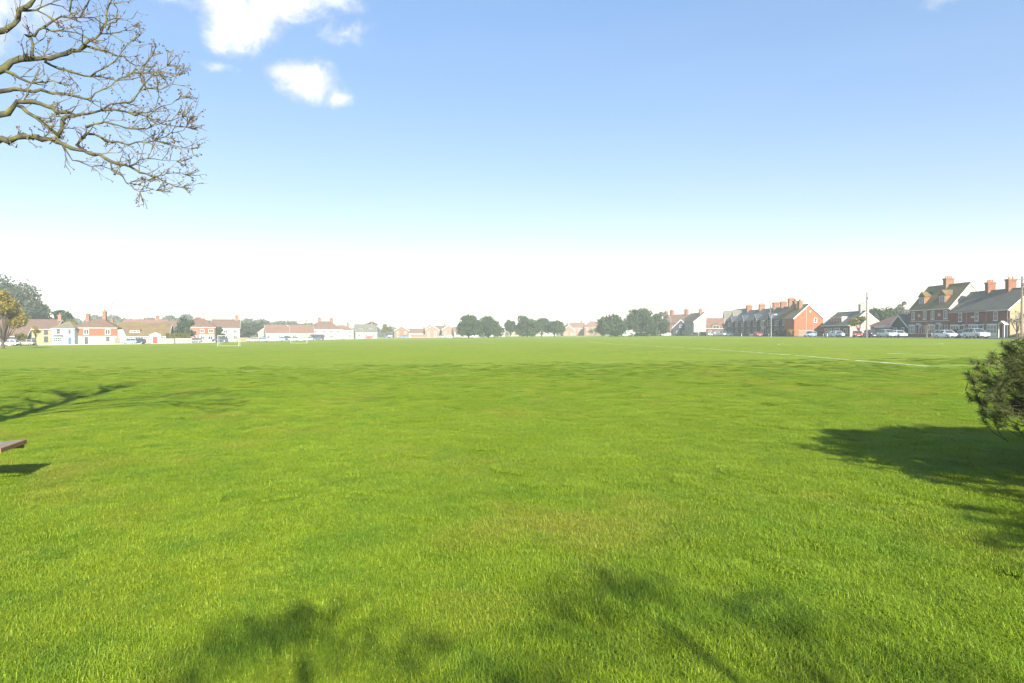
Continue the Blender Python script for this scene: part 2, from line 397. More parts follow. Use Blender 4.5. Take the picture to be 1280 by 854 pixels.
# ------------------------------------------------------------------ houses
def window(parent, x, z, w, h, y=0.0, style='sash', face='f', trim=None, wing=None):
    """A framed window on the front (face 'f'), the +x end ('r') or the -x end ('l'); frame proud, pane set back in it."""
    t = .09; fr = MB(); pn = MB()
    def put(mb, a0, a1, b0, b1, o0, o1):   # a across, b up, o out of the wall
        if face == 'f': mb.box(a0, a1, y - o1, y - o0, b0, b1)
        elif face == 'r': mb.box(wing + o0, wing + o1, a0, a1, b0, b1)
        else: mb.box(-wing - o1, -wing - o0, a0, a1, b0, b1)
    x0, x1, z0, z1 = x - w/2, x + w/2, z, z + h
    put(fr, x0, x0 + t, z0, z1, -.02, .07); put(fr, x1 - t, x1, z0, z1, -.02, .07)
    put(fr, x0 + t, x1 - t, z1 - t, z1, -.02, .068); put(fr, x0 + t, x1 - t, z0, z0 + t, -.02, .068)
    if style in ('sash', 'cross'):
        put(fr, x0 + t, x1 - t, z0 + h*.5 - .035, z0 + h*.5 + .035, -.02, .055)
    n = {'sash': 0, 'cross': 1, 'double': 1, 'triple': 2, 'quad': 3}.get(style, 0)
    for i in range(n):
        c = x0 + w * (i + 1) / (n + 1)
        put(fr, c - .04, c + .04, z0 + t, z1 - t, -.02, .06)
    f = fr.build('window', trim or M_TRIM, parent)
    put(pn, x0 + t, x1 - t, z0 + t, z1 - t, -.01, .022)
    pn.build('pane', M_GLASS, f)
    sl_ = MB(); put(sl_, x0 - .08, x1 + .08, z0 - .09, z0 - .002, -.02, .13); sl_.build('sill', trim or M_TRIM, f)
    return f
def door(parent, x, m, w=.95, h=2.05, y=0.0, hood=None, handle=True):
    d = MB().box(x - w/2, x + w/2, y - .06, y + .03, 0, h).build('door', m, parent)
    fr = MB(); fr.box(x - w/2 - .1, x - w/2 - .002, y - .08, y + .02, 0, h + .1); fr.box(x + w/2 + .002, x + w/2 + .1, y - .08, y + .02, 0, h + .1)
    fr.box(x - w/2 - .002, x + w/2 + .002, y - .078, y + .02, h + .003, h + .1); fr.build('door_frame', M_TRIM, d)
    if handle: MB().box(x + w*.3, x + w*.36, y - .11, y - .055, 1.0, 1.1).build('handle', M_STEEL, d)
    if hood:
        hb = MB()
        if hood == 'gable':
            hb.prism([(x - .85, h + .25), (x, h + .8), (x + .85, h + .25), (x + .85, h + .36), (x, h + .93), (x - .85, h + .36)], y - .8, y - .003, 'y')
        else:
            hb.prism([(y - .85, h + .2), (y - .003, h + .42), (y - .003, h + .52), (y - .85, h + .3)], x - .8, x + .8, 'x')
        for s_ in (-.7, .7): hb.box(x + s_ - .05, x + s_ + .05, y - .75, y - .65, (0 if hood == 'gable' else h - .5), h + .27)
        hb.build('door_hood', M_TRIM if hood != 'dark' else M_DOORD, parent)
    return d
def chimney(parent, x, y, zb, zt, wx=.9, wy=1.5, m=None, pots=3, aerial=False):
    c = MB().box(x - wx/2, x + wx/2, y - wy/2, y + wy/2, zb, zt - .32)
    c.box(x - wx/2 - .09, x + wx/2 + .09, y - wy/2 - .09, y + wy/2 + .09, zt - .318, zt)
    o = c.build('chimney', m or M_BRICK, parent)
    MB().box(x - wx/2 - .05, x + wx/2 + .05, y - wy/2 - .05, y + wy/2 + .05, zb + (zt - zb) * .42, zb + (zt - zb) * .42 + .06).build('flashing', M_LEAD, o)
    for i in range(pots):
        py = y + ((i + .5) / pots - .5) * wy * .9
        MB().tube([(x, py, zt - .02), (x, py, zt + .38), (x, py, zt + .40), (x, py, zt + .48)], [.15, .115, .14, .14], 8).build('chimney_pot', M_POT, o)
    if aerial:
        a = MB(); a.tube([(x, y, zt), (x, y, zt + 1.5)], .02, 5); a.tube([(x - .5, y, zt + 1.4), (x + .5, y, zt + 1.4)], .014, 4)
        for k in range(5): a.tube([(x - .4 + .2*k, y - .28, zt + 1.4), (x - .4 + .2*k, y + .28, zt + 1.4)], .012, 4)
        a.build('aerial', M_STEEL, o)
    return o
def bay(parent, x, w, z0, z1, m_wall, proj=.75, storeys=1, roof='lean', m_roof=None, y=0.0, n=3):
    """Square-sided bay with white framed lights; sub-parts: panes and roof."""
    b = MB(); b.box(x - w/2, x + w/2, y - proj, y - .002, -.3, z0[0]); tops = list(zip(z0, z1))
    for i, (a, c) in enumerate(tops):
        for s_ in range(n + 1):
            cx = x - w/2 + .07 + (w - .14) * s_ / n
            b.box(cx - .07, cx + .07, y - proj, y - proj + .14, a, c)
        for s_ in (-1, 1): b.box(x + s_*(w/2 - .07) - .07, x + s_*(w/2 - .07) + .07, y - .16, y - .002, a, c)
        b.box(x - w/2 - .03, x + w/2 + .03, y - proj - .03, y - .002, c, c + .22)
        top2 = tops[i+1][0] if i + 1 < len(tops) else None
        if top2: b.box(x - w/2, x + w/2, y - proj + .003, y - .002, c + .22, top2)
    o = b.build('bay_window', m_wall, parent)
    for a, c in tops:
        p = MB()
        p.box(x - w/2 + .06, x + w/2 - .06, y - proj + .06, y - proj + .09, a, c)
        p.box(x - w/2 + .05, x - w/2 + .08, y - proj + .09, y - .01, a, c); p.box(x + w/2 - .08, x + w/2 - .05, y - proj + .09, y - .01, a, c)
        p.build('pane', M_GLASS, o)
        for s_ in range(n):
            fr = MB()
            x0 = x - w/2 + .14 + (w - .14) * s_ / n; x1 = x - w/2 + (w - .14) * (s_ + 1) / n
            fr.box(x0, x1, y - proj + .03, y - proj + .055, c - .1, c - .003); fr.box(x0, x1, y - proj + .03, y - proj + .055, (a + c)/2 - .04, (a + c)/2 + .04)
            fr.box(x0, x1, y - proj + .03, y - proj + .055, a + .003, a + .1)
            xm = (x0 + x1)/2; fr.box(xm - .03, xm + .03, y - proj + .032, y - proj + .053, a + .05, c - .05)
            fr.build('frame', M_TRIM, o)
    zt = tops[-1][1] + .22
    rf = MB()
    if roof == 'lean': rf.prism([(y - proj - .12, zt + .003), (y - .003, zt + .003), (y - .003, zt + .45), (y - proj - .12, zt + .08)], x - w/2 - .12, x + w/2 + .12, 'x')
    else:
        hgt = roof
        rf.prism([(x - w/2 - .2, zt + .003), (x + w/2 + .2, zt + .003), (x, zt + hgt)], y - proj - .2, y + 2.6, 'y')
    rf.build('bay_roof', m_roof or M_SLATE, o)
    if roof != 'lean':
        bb = MB(); s_ = w/2 + .26; yy = y - proj - .26
        for sg in (-1, 1):
            bb.add([(x + sg*s_, yy, zt - .05), (x, yy, zt + roof + .02), (x, yy, zt + roof + .2), (x + sg*s_, yy, zt + .13), (x + sg*s_, yy + .05, zt - .05), (x, yy + .05, zt + roof + .02), (x, yy + .05, zt + roof + .2), (x + sg*s_, yy + .05, zt + .13)],
                   [(0,1,2,3), (7,6,5,4), (0,4,5,1), (1,5,6,2), (2,6,7,3), (3,7,4,0)])
        bb.build('bargeboard', M_GREYTRIM, o)
    return o
def dormer(parent, x, w, zb, h, yb, yt, m_wall, m_roof, gable=True, style='double', trim=None):
    """Roof dormer: front at y=yb rising from zb, running back to yt."""
    o = MB().box(x - w/2, x + w/2, yb, yt, zb - .6, zb + h).build('dormer', m_wall, parent)
    window(o, x, zb + .1, w - .25, h - .2, y=yb, style=style, trim=trim)
    rf = MB()
    if gable: rf.prism([(x - w/2 - .2, zb + h + .003), (x + w/2 + .2, zb + h + .003), (x + w/2 + .2, zb + h + .1), (x, zb + h + w*.5 + .1), (x - w/2 - .2, zb + h + .1)], yb - .2, yt + w*.5, 'y')
    else: rf.box(x - w/2 - .15, x + w/2 + .15, yb - .2, yt, zb + h + .003, zb + h + .16)
    rf.build('dormer_roof', m_roof, o)
    return o
def house(label, x, y, rz, w, dep, ev, rg, roof='side', wall=None, tiles=None, upper=None, split=2.7, name='house', cat='house',
          group=None, barge=True, over=.28, hipf=.35, gable_wall=None, z=None):
    """Walls, roof and trim. Local frame: front wall at y=0 facing -y, x across, body behind it."""
    h = empty(name, x, y, z, rz, label, cat, group)
    wall = wall or M_WHITE; tiles = tiles or M_TILE
    X = w/2; wl = MB(); rf = MB(); tk = .14
    if roof == 'side':
        mid = dep/2
        wl.prism([(0, -.8), (dep, -.8), (dep, ev), (mid, rg), (0, ev)], -X, X, 'x')
        sl = (rg - ev)/mid; o = over
        pr = [(-o, ev - sl*o + .02), (mid, rg + .02), (dep + o, ev - sl*o + .02), (dep + o, ev - sl*o + .02 + tk), (mid, rg + .02 + tk*1.2), (-o, ev - sl*o + .02 + tk)]
        rf.prism(pr, -X - .14, X + .14, 'x')
    elif roof == 'front':
        wl.prism([(-X, -.8), (X, -.8), (X, ev), (0, rg), (-X, ev)], 0, dep, 'y')
        sl = (rg - ev)/X; o = over
        pr = [(-X - o, ev - sl*o + .02), (0, rg + .02), (X + o, ev - sl*o + .02), (X + o, ev - sl*o + .02 + tk), (0, rg + .02 + tk*1.2), (-X - o, ev - sl*o + .02 + tk)]
        rf.prism(pr, -.22, dep + .2, 'y')
    else:                        # hipped
        wl.box(-X, X, 0, dep, -.8, ev)
        a = min(X*.95, dep*hipf*1.4); o = over; m = dep/2; e = ev + .01; zl = e - .1
        rf.add([(-X-o, -o, zl), (X+o, -o, zl), (X+o, dep+o, zl), (-X-o, dep+o, zl), (-X-o, -o, e), (X+o, -o, e), (X+o, dep+o, e), (-X-o, dep+o, e), (-X+a, m, rg), (X-a, m, rg)],
               [(0,3,2,1), (0,1,5,4), (1,2,6,5), (2,3,7,6), (3,0,4,7), (4,5,9,8), (6,7,8,9), (5,6,9), (7,4,8)])
    wo = wl.build('wall', wall, h)
    if gable_wall and roof == 'side':
        for s_ in (-1, 1):
            a = sorted((s_*(X + .004), s_*(X + .03)))
            MB().prism([(0.003, 0), (dep - .003, 0), (dep - .003, ev - .05), (mid, rg - .06), (0.003, ev - .05)], a[0], a[1], 'x').build('gable_render', gable_wall, wo)
    if upper:
        u = MB(); t = .05
        u.box(-X - t, X + t, -t, -.002, split, ev - .06); u.box(X + .002, X + t, 0, dep, split, ev - .06); u.box(-X - t, -X - .002, 0, dep, split, ev - .06)
        u.build('upper_wall', upper, h)
    ro = rf.build('roof', tiles, h)
    if barge and roof in ('side', 'front'):
        bb = MB(); t = .05
        if roof == 'side':
            for s_ in (-1, 1):
                a0, a1 = sorted((s_*(X + .143), s_*(X + .19)))
                for c, d in ((-over, mid), (dep + over, mid)):
                    z0 = ev - sl*over
                    bb.prism([(c, z0 - .17), (d, rg - .17), (d, rg + .10), (c, z0 + .10)], a0, a1, 'x')
            bb.box(-X - .1, X + .1, -over - .08, -over - .004, ev - sl*over - .04, ev - sl*over + .10)
        else:
            for c in (-X - over, X + over):
                z0 = ev - sl*over
                bb.prism([(c, z0 - .2), (0, rg - .2), (0, rg + .12), (c, z0 + .12)], -.275, -.225, 'y')
        bb.build('bargeboard', M_TRIM, ro)
    elif roof == 'hip':
        MB().box(-X - over + .02, X + over - .02, -over - .07, -over - .003, ev - .13, ev - .01).build('gutter', M_TRIM, ro)
    if roof != 'hip':
        rt = MB()
        if roof == 'side':
            k = max(3, int(w / .45))
            for i in range(k): rt.box(-X + w*i/k + .02, -X + w*(i+1)/k - .02, mid - .12, mid + .12, rg + .12, rg + .24)
        else:
            k = max(3, int(dep / .45))
            for i in range(k): rt.box(-.12, .12, dep*i/k + .02, dep*(i+1)/k - .02, rg + .12, rg + .24)
        rt.build('ridge_tiles', tiles, ro)
    return h

FACE_L = R(-90)                  # front turned towards the field from its right-hand side
XR = 88.0
# --- right-hand row, nearest three cottages under one slate roof
for k, (d0, d1, lab, rend) in enumerate((
        (120.3, 125.8, 'end brick cottage with a sunlit cream gable end beside the telegraph pole', M_CREAM),
        (125.8, 131.2, 'brick cottage between the cream-gabled end cottage and the slate-roofed one joined to the dormered house', None),
        (131.2, 136.6, 'brick cottage joined to the taller house with yellow-topped dormers', None))):
    h = house(lab, XR, (d0 + d1)/2, FACE_L, d1 - d0 - .02, 8.4, 5.15, 8.85, 'side', M_BRICK, M_SLATE, barge=(k == 0), gable_wall=None, group='brick cottages in a row')
    if k == 0:
        MB().prism([(.05, -.3), (8.35, -.3), (8.35, 5.05), (4.2, 8.74), (.05, 5.05)], 2.75, 2.79, 'x').build('end_wall_render', M_CREAM, h)
    window(h, (-.7, -.3, .4)[k], 3.1, 1.05, 1.65, style='sash')
    bay(h, (-.9, -.5, -.5)[k], 2.5, [.75], [2.3], M_TRIM, .6, n=3)
    door(h, (1.75, 1.8, 1.9)[k], (M_DOORB, M_DOORD, M_DOORR)[k], hood='gable' if k == 0 else 'lean')
    if k < 2: chimney(h, (-2.75, -2.7)[k], 4.2, 7.6, 10.8 - .2*k, .9, 1.45, M_BRICKC, 4 if k else 2, k == 1)
    MB().tube([(2.4, -.08, .1), (2.4, -.08, 5.0)], .055, 6).build('drainpipe', M_GREYTRIM, h); MB().tube([(-2.7, -.36, 4.86), (2.7, -.36, 4.86)], .06, 6).build('gutter', M_GREYTRIM, h)
    if k == 1: MB().box(-1.9, -1.0, -.06, -.003, 3.7, 4.1).build('name_plaque', M_CONC, h)
# --- tall pair with dormers
for k, (d0, d1, lab) in enumerate(((136.7, 143.6, 'tall brick house with a white gable end, yellow-roofed dormer and white bays'),
                                   (143.6, 150.5, 'tall brick house with a yellow-roofed dormer beside the dark boarded bungalow'))):
    h = house(lab, XR, (d0 + d1)/2, FACE_L, d1 - d0 - .02, 8.2, 6.05, 10.9, 'side', M_BRICK, M_SLATEL, group='tall houses with dormers', barge=True)
    if k == 0:
        MB().prism([(.05, -.3), (8.15, -.3), (8.15, 5.95), (4.1, 10.75), (.05, 5.95)], 3.45, 3.49, 'x').build('end_wall_render', M_WHITE, h)
        chimney(h, -3.45, 4.1, 9.4, 12.4, 1.0, 1.7, M_BRICKB, 4, True)
    for xx in (-2.1, 2.1): window(h, xx, 3.75, 1.15, 1.75, style='double')
    dormer(h, -.3, 2.1, 6.9, 1.75, .85, 2.9, M_BRICKO, M_TILEL)
    bay(h, -1.8, 2.1, [.75], [2.5], M_TRIM, .6, n=3); window(h, 2.3, .8, 1.1, 1.7, style='double')
    door(h, .5, (M_DOORD, M_DOORR)[k], hood='gable')
    MB().box(-.35, .45, -.05, -.003, 4.3, 4.9).build('name_plaque', M_CONC, h)
    MB().box(-3.3, 3.3, -.07, -.003, 3.3, 3.45).build('string_course', M_CONC, h)
# --- dark boarded bungalow, gable to the road
h = house('dark boarded bungalow with pale gable boards between the silver car and the tall brick houses', 88.5, 155.5, FACE_L, 7.2, 11, 2.3, 4.9, 'front', M_BOARD, M_SLATE, name='bungalow', cat='bungalow')
window(h, -1.6, .9, 1.6, 1.2, style='double'); door(h, 1.5, M_DOORD)
h = house('low slate-roofed annexe behind the dark boarded bungalow', 101, 157, FACE_L, 13, 8, 2.9, 5.6, 'side', M_BOARD, M_SLATE, name='annexe', cat='house', barge=False)
window(h, 2, 1.0, 1.4, 1.2, style='double')
# --- brick garages behind the red car
h = house('low orange brick garage with a brown hipped roof behind the telegraph pole', 90, 166, FACE_L, 9.5, 7, 2.7, 5.0, 'hip', M_BRICKO, M_TILER, name='garage', cat='garage')
MB().box(-1.4, 3.4, -.05, -.003, 0, 2.1).build('garage_door', M_DOORD, h); MB().box(-1.6, 3.6, -.09, -.003, 2.13, 2.33).build('lintel', M_CONC, h)
g = empty('carport', 86.5, 160.2, rz=FACE_L, label='flat white roofed carport beside the orange brick garage', cat='carport')
MB().box(-2.2, 2.2, 0, 4.5, 2.2, 2.48).build('roof', M_TRIM, g)
for sx in (-2.05, 2.05):
    for sy in (.12, 4.3): MB().box(sx - .06, sx + .06, sy - .06, sy + .06, -.2, 2.197).build('post', M_WOOD, g)
# --- dormer bungalow, white dormer box
h = house('grey-roofed chalet bungalow with a wide white dormer and a sunlit gable', 87, 183, FACE_L, 15.5, 8.5, 3.1, 6.5, 'side', M_BRICKD, M_SLATE, name='bungalow', cat='bungalow')
MB().prism([(.05, -.3), (8.45, -.3), (8.45, 3.0), (4.25, 6.38), (.05, 3.0)], 7.76, 7.80, 'x').build('end_wall_render', M_WHITE, h)
MB().tube([(7.0, -.08, .1), (7.0, -.08, 2.9)], .055, 6).build('drainpipe', M_GREYTRIM, h)
dormer(h, -1.2, 6.2, 3.55, 1.7, .9, 3.6, M_TRIM, M_LEAD, gable=False, style='quad')
chimney(h, 5.6, 4.25, 5.6, 8.4, 1.1, 1.3, M_WHITE, 2)
window(h, -5.2, .8, 2.2, 1.35, style='triple'); window(h, .8, .4, 3.4, 1.9, style='quad'); window(h, 5.6, .8, 1.8, 1.35, style='double'); door(h, -2.6, M_DOORD)
# --- red gabled end of the long terrace
h = house('bright orange-red brick end house with white-edged gable over a pale garden wall', 85.5, 196, 0, 8.3, 7.0, 5.35, 9.15, 'front', M_BRICKO, M_SLATEL, over=.35, name='end_house')
MB().tube([(-.75, -.07, 0), (-.75, -.07, 8.3)], .07, 6).build('drainpipe', M_GREYTRIM, h)
window(h, 1.95, 4.0, .85, 1.3, style='sash'); MB().box(.2, .65, -.09, -.003, 7.0, 7.4).build('wall_vent', M_TRIM, h)
MB().tube([(1.2, -.06, .6), (1.2, -.06, 4.8)], .05, 6).build('drainpipe', M_GREYTRIM, h)
window(h, 2.2, 1.0, 1.0, .5, style='plain')
chimney(h, -1.2, 3.2, 7.6, 10.3, 1.0, 1.5, M_BRICKB, 3); chimney(h, -1.3, 6.3, 7.6, 10.5, 1.0, 1.5, M_BRICKB, 3)
# --- long dark terrace running away, its bays each under a small pointed roof
tl = ['dark terrace house beside the orange-red end house, with a lichen-yellow roof',
      'dark terrace house with a slate roof behind the tall street lamp',
      'dark terrace house whose orange chimney stands third from the orange-red end house',
      'dark terrace house behind the street lamp with its bay under a steep pointed roof',
      'dark terrace house behind the parked red car',
      'dark terrace house with a pale brick chimney stack beyond the parked red car',
      'dark green-slated terrace house beside the red tile-hung cottage',
      'last dark terrace house beside the red tile-hung cottage at its far end']
for k in range(8):
    d0 = 203.2 + 6.2*k
    h = house(tl[k], 81.7, d0 + 3.1, FACE_L, 6.17, 8.6, 5.45, 9.05 + (.5 if k < 1 else 0), 'side', M_BRICKD, (M_TILEL if k < 1 else M_SLATE if k < 5 else M_SLATEG), name='terrace_house', group='dark terrace houses', barge=False)
    bay(h, -1.4, 2.3, [.7, 3.3], [2.3, 4.9], M_BRICKD if k != 2 else M_CONC, .7, roof=(2.2 if k in (1, 3, 5, 7) else 'lean'), m_roof=M_BOARD, n=2)
    window(h, 1.7, 3.4, 1.0, 1.6, style='sash', trim=M_TRIM); door(h, 1.8, (M_DOORD, M_DOORR, M_DOORB)[k % 3], handle=False)
    if k in (0, 1, 2, 4, 6): chimney(h, -3.09, 4.3, 7.8, 10.9 + (.7 if k < 1 else 0), 1.0, 1.9, (M_BRICKB, M_BRICKC, M_BRICKC, M_BRICKB, M_BRICKB, 0, M_BRICKC)[k], 4)
# --- beyond the terrace
h = house('large slate-roofed house with two pointed gables rising behind the red tile-hung cottage', 86, 268, FACE_L, 17, 9, 6.4, 10.4, 'side', M_BRICKD, M_SLATE)
for xx in (-5.6, 5.2): bay(h, xx, 2.8, [.8, 3.7], [2.7, 5.6], M_CONC, .7, roof=4.2, m_roof=M_SLATE)
window(h, 0, 3.8, 1.1, 1.7); window(h, -2.2, 3.8, 1.1, 1.7); window(h, 1.0, .8, 1.1, 1.7); door(h, -1.4, M_DOORD)
chimney(h, 8.0, 4.5, 9.2, 11.6, 1.0, 1.8, M_BRICKB, 3)
h = house('red tile-hung cottage with a steep front gable beside the white-gabled house', 76.4, 256, R(-20), 6.4, 7, 3.0, 6.6, 'side', M_BRICKD, M_TILER, upper=None, name='cottage', cat='cottage')
dormer(h, .4, 2.6, 2.6, 1.5, -.05, 2.6, M_TILEHUNG, M_TILER); window(h, -1.8, .8, 1.3, 1.2, style='double'); window(h, 1.6, .8, 1.3, 1.2, style='double')
MB().box(-3.15, 3.15, -.05, -.003, 2.3, 2.9).build('tile_hanging', M_TILEHUNG, h)
h = house('white house with a tall sunlit gable end beside the red tile-hung cottage', 82.3, 290, 0, 9.6, 24, 6.0, 9.9, 'front', M_WHITE, M_TILE)
window(h, -.9, 3.2, .7, .8, style='plain'); MB().tube([(1.9, -.07, 0), (1.9, -.07, 7.2)], .08, 6).build('drainpipe', M_GREYTRIM, h)
chimney(h, -1.0, 3.5, 8.4, 11.4, 1.1, 1.6, M_BRICKB, 3)
h = house('dark green gabled house with bare yellow shrubs in front, beside the white gable', 76, 306, R(-25), 7.5, 9, 3.6, 7.2, 'front', M_BOARD, M_SLATEG); window(h, -1.4, .9, 1.3, 1.3, style='double'); window(h, 1.4, .9, 1.3, 1.3, style='double'); window(h, 0, 3.7, 1.2, 1.2, style='double')
for k, (xx, yy, lab) in enumerate(((76.5, 322, 'red brick house with a pair of tall orange chimneys beyond the dark green gable'), (77.5, 338, 'red brick house partly behind the evergreen oaks, with one orange chimney'))):
    h = house(lab, xx, yy, R(-50), 10.5, 8.5, 6.0, 9.9, 'side', M_BRICKO, M_TILER, barge=False, group='red brick houses beyond the terrace')
    for wx in (-3.4, 0, 3.4): window(h, wx, 3.8, 1.1, 1.5); window(h, wx + .2, .9, 1.2, 1.5)
    chimney(h, -4.2, 4.2, 8.6, 12.2, 1.2, 1.8, M_BRICKC, 3)
    if k == 0: chimney(h, 4.2, 4.2, 8.6, 12.4, 1.2, 1.8, M_BRICKC, 3)
# --- centre, far end of the field
def far(px, d): return P(px, d)
cx = [(711, 430, R(5), 7.0, 10, 3.6, 7.0, 'front', M_BRICKP, M_TILER, 'far pink brick gable standing just clear of the spreading evergreen oaks'),
      (724, 452, R(12), 10, 9, 5.2, 8.6, 'side', M_BRICKP, M_TILER, 'far red-roofed house between the pink brick gable and the grey-hipped one'),
      (742, 440, R(0), 12, 9, 5.4, 9.4, 'hip', M_BRICKB, M_TILER, 'far hip-roofed brown house half behind the round evergreen oak'),
      (618, 440, R(8), 14, 9, 2.8, 5.6, 'side', M_WHITE, M_TILER, 'far white bungalow seen under the evergreen oak trunks'),
      (650, 450, R(0), 15, 9, 2.9, 5.8, 'side', M_CREAM, M_TILE, 'far cream bungalow seen between slim oak trunks'),
      (682, 455, R(-6), 14, 9, 2.8, 5.6, 'hip', M_WHITE, M_TILE, 'far white hip-roofed bungalow beneath the spreading flat-topped oak'),
      (578, 400, R(16), 10, 8, 3.2, 6.0, 'side', M_CREAM, M_TILER, 'far cream house with orange-brown roof beside the tall evergreen oak')]
for px, d, rz, w, dep, ev, rg, rf, wm, tm, lab in cx:
    x, y = P(px, d); h = house(lab, x, y, rz, w, dep, ev, rg, rf, wm, tm)
    n = max(2, int(w / 3.2))
    for i in range(n):
        wx = (i + .5) / n * w - w/2
        window(h, wx, .9, 1.4, 1.3, style='double')
        if ev > 4.5: window(h, wx, 3.5, 1.3, 1.2, style='double')
    chimney(h, w*.3 if rf != 'front' else 0, dep/2, rg - 1.3, rg + 1.2, .9, 1.0, M_BRICKB, 2)
# --- far left-hand end
lx = [(502, 418, R(14), 9.0, 10, 4.6, 7.3, 'front', M_BRICKB, M_TILE, 'orange brick gable with white edges between two blue parked cars'),
      (540, 416, R(14), 8.2, 10, 4.9, 7.6, 'front', M_BRICKP, M_TILE, 'pink brick house with a white-edged gable left of its matching neighbour'),
      (561, 424, R(10), 8.6, 10, 4.9, 7.6, 'front', M_BRICKP, M_TILE, 'pink brick house with a white-edged gable half behind the evergreen oak'),
      (551, 434, R(10), 9.5, 9, 4.9, 7.4, 'side', M_CREAM, M_TILE, 'cream house with brown roof set back between two pink brick gables'),
      (523, 440, R(12), 13, 8, 2.8, 5.6, 'side', M_WHITE, M_TILE, 'white bungalow behind a long pink wall, between brick gables'),
      (458, 366, R(20), 11.5, 9, 3.4, 7.6, 'side', M_WHITE, M_SLATE, 'steep dark slate-roofed house with two box dormers and a white side gable'),
      (428, 338, R(22), 11.0, 8, 4.4, 7.0, 'hip', M_WHITE, M_TILER, 'cream house under a red hipped roof beside the twin-chimneyed house')]
for k, (px, d, rz, w, dep, ev, rg, rf, wm, tm, lab) in enumerate(lx):
    x, y = P(px, d); h = house(lab, x, y, rz, w, dep, ev, rg, rf, wm, tm)
    n = max(2, int(w / 3.2))
    for i in range(n):
        wx = (i + .5) / n * w - w/2
        window(h, wx, .9, 1.4, 1.3, style='double')
        if ev > 4.2: window(h, wx, 3.0, 1.3, 1.1, style='double')
    if k == 5:
        dormer(h, -3.0, 2.6, 3.9, 1.5, .9, 3.0, M_BOARD, M_SLATE, gable=False); dormer(h, 2.4, 2.6, 3.9, 1.5, .9, 3.0, M_BOARD, M_SLATE, gable=False)
    if k not in (0, 1, 2): chimney(h, w*.3, dep/2, rg - 1.2, rg + 1.3, .9, 1.2, M_BRICKB, 2)
# twin-chimneyed house
x, y = P(408, 302); h = house('pale house with two chimney stacks above a brown hipped roof and a dark fence', x, y, R(24), 13.5, 9, 4.6, 8.3, 'hip', M_WHITE, M_TILE)
chimney(h, -2.3, 4.5, 7.2, 9.9, 1.2, 1.2, M_BRICKB, 3); chimney(h, 3.0, 4.5, 7.2, 9.7, 1.2, 1.2, M_BRICKB, 3)
for wx in (-4.8, -1.2, 2.2, 5.2): window(h, wx, 2.9, 1.3, 1.2, style='double'); window(h, wx, .8, 1.4, 1.3, style='double')
# long low building with red-brown roof
x, y = P(363, 284); h = house('long low hall with a plain red-brown roof behind the goal posts', x, y, R(24), 19.5, 9, 3.0, 6.3, 'side', M_WHITE, M_TILER, name='hall', cat='hall')
for i in range(6): window(h, -8 + 3.2*i, .9, 1.6, 1.3, style='double')
x, y = P(333, 290); h = house('small white gabled house tucked between hazy trees and the long low hall', x, y, R(24), 6.5, 8, 3.4, 6.0, 'front', M_WHITE, M_TILER); window(h, -1.2, .9, 1.2, 1.2, style='double'); window(h, 1.4, .9, 1.2, 1.2, style='double')
# white house with brown roof and one chimney
x, y = P(282, 246); h = house('white house with grey-brown roof and a tall end chimney behind the dark conifer', x, y, R(20), 9.6, 8.5, 4.9, 7.9, 'side', M_WHITE, M_TILE)
chimney(h, 3.6, 4.2, 6.9, 9.6, 1.0, 1.5, M_BRICKB, 3)
for wx in (-3.2, 0, 3.2): window(h, wx, 3.0, 1.3, 1.2, style='double'); window(h, wx, .8, 1.4, 1.3, style='double')
x, y = P(298, 268); h = house('low white house with a brown roof half behind dark green shrubs', x, y, R(20), 8, 8, 3.6, 6.0, 'side', M_WHITE, M_TILE); window(h, 2, .9, 1.6, 1.4, style='double'); window(h, -1.5, .9, 1.6, 1.4, style='double')
# big hip-roofed brick house with projecting front
x, y = P(247, 218); h = house('pale pink brick house with a broad brown hipped roof and a red tile-hung front', x, y, R(18), 10.4, 9, 4.9, 8.2, 'hip', M_BRICKP, M_TILE)
MB().box(.4, 5.0, -.45, -.002, 2.6, 4.7).build('tile_hung_bay', M_TILEHUNG, h); MB().box(.4, 5.0, -.45, -.002, -.3, 2.597).build('front_bay_wall', M_WHITE, h)
window(h, 1.4, 3.1, 1.2, 1.2, y=-.45, style='double'); window(h, 4.0, 3.1, 1.4, 1.2, y=-.45, style='double'); window(h, 1.4, .8, 1.2, 1.3, y=-.45, style='double'); window(h, 3.8, .8, 1.4, 1.3, y=-.45, style='double')
window(h, -3.2, .9, 1.4, 1.3, style='double'); door(h, -.8, M_DOORR); chimney(h, 1.0, 4.5, 7.2, 9.3, .9, 1.2, M_WHITE, 2)
# houses set back behind the white bungalow
x, y = P(212, 248); h = house('brown-roofed house set back behind the long white bungalow', x, y, R(18), 13, 9, 4.6, 7.9, 'hip', M_CREAM, M_TILE); window(h, 2.6, 2.8, 1.3, 1.3); window(h, 4.4, 2.8, 1.3, 1.3); window(h, -2.6, 2.8, 1.3, 1.3)
x, y = P(180, 262); h = house('red-roofed house with a small white gable peeping over the white bungalow roof', x, y, R(18), 15, 9, 4.8, 8.6, 'side', M_BRICKB, M_TILER); chimney(h, 4.0, 4.5, 7.4, 10.2, 1.0, 1.4, M_BRICKB, 3); window(h, -3, 3, 1.3, 1.3); window(h, 2, 3, 1.3, 1.3)
x, y = P(150, 246); h = house('orange-roofed house showing only its roof above the long white bungalow', x, y, R(18), 12, 9, 4.2, 7.2, 'side', M_BRICKB, M_TILEL); window(h, -2, 2.6, 1.3, 1.2); chimney(h, -3.5, 4.5, 6.2, 8.4, .9, 1.2, M_BRICKB, 2)
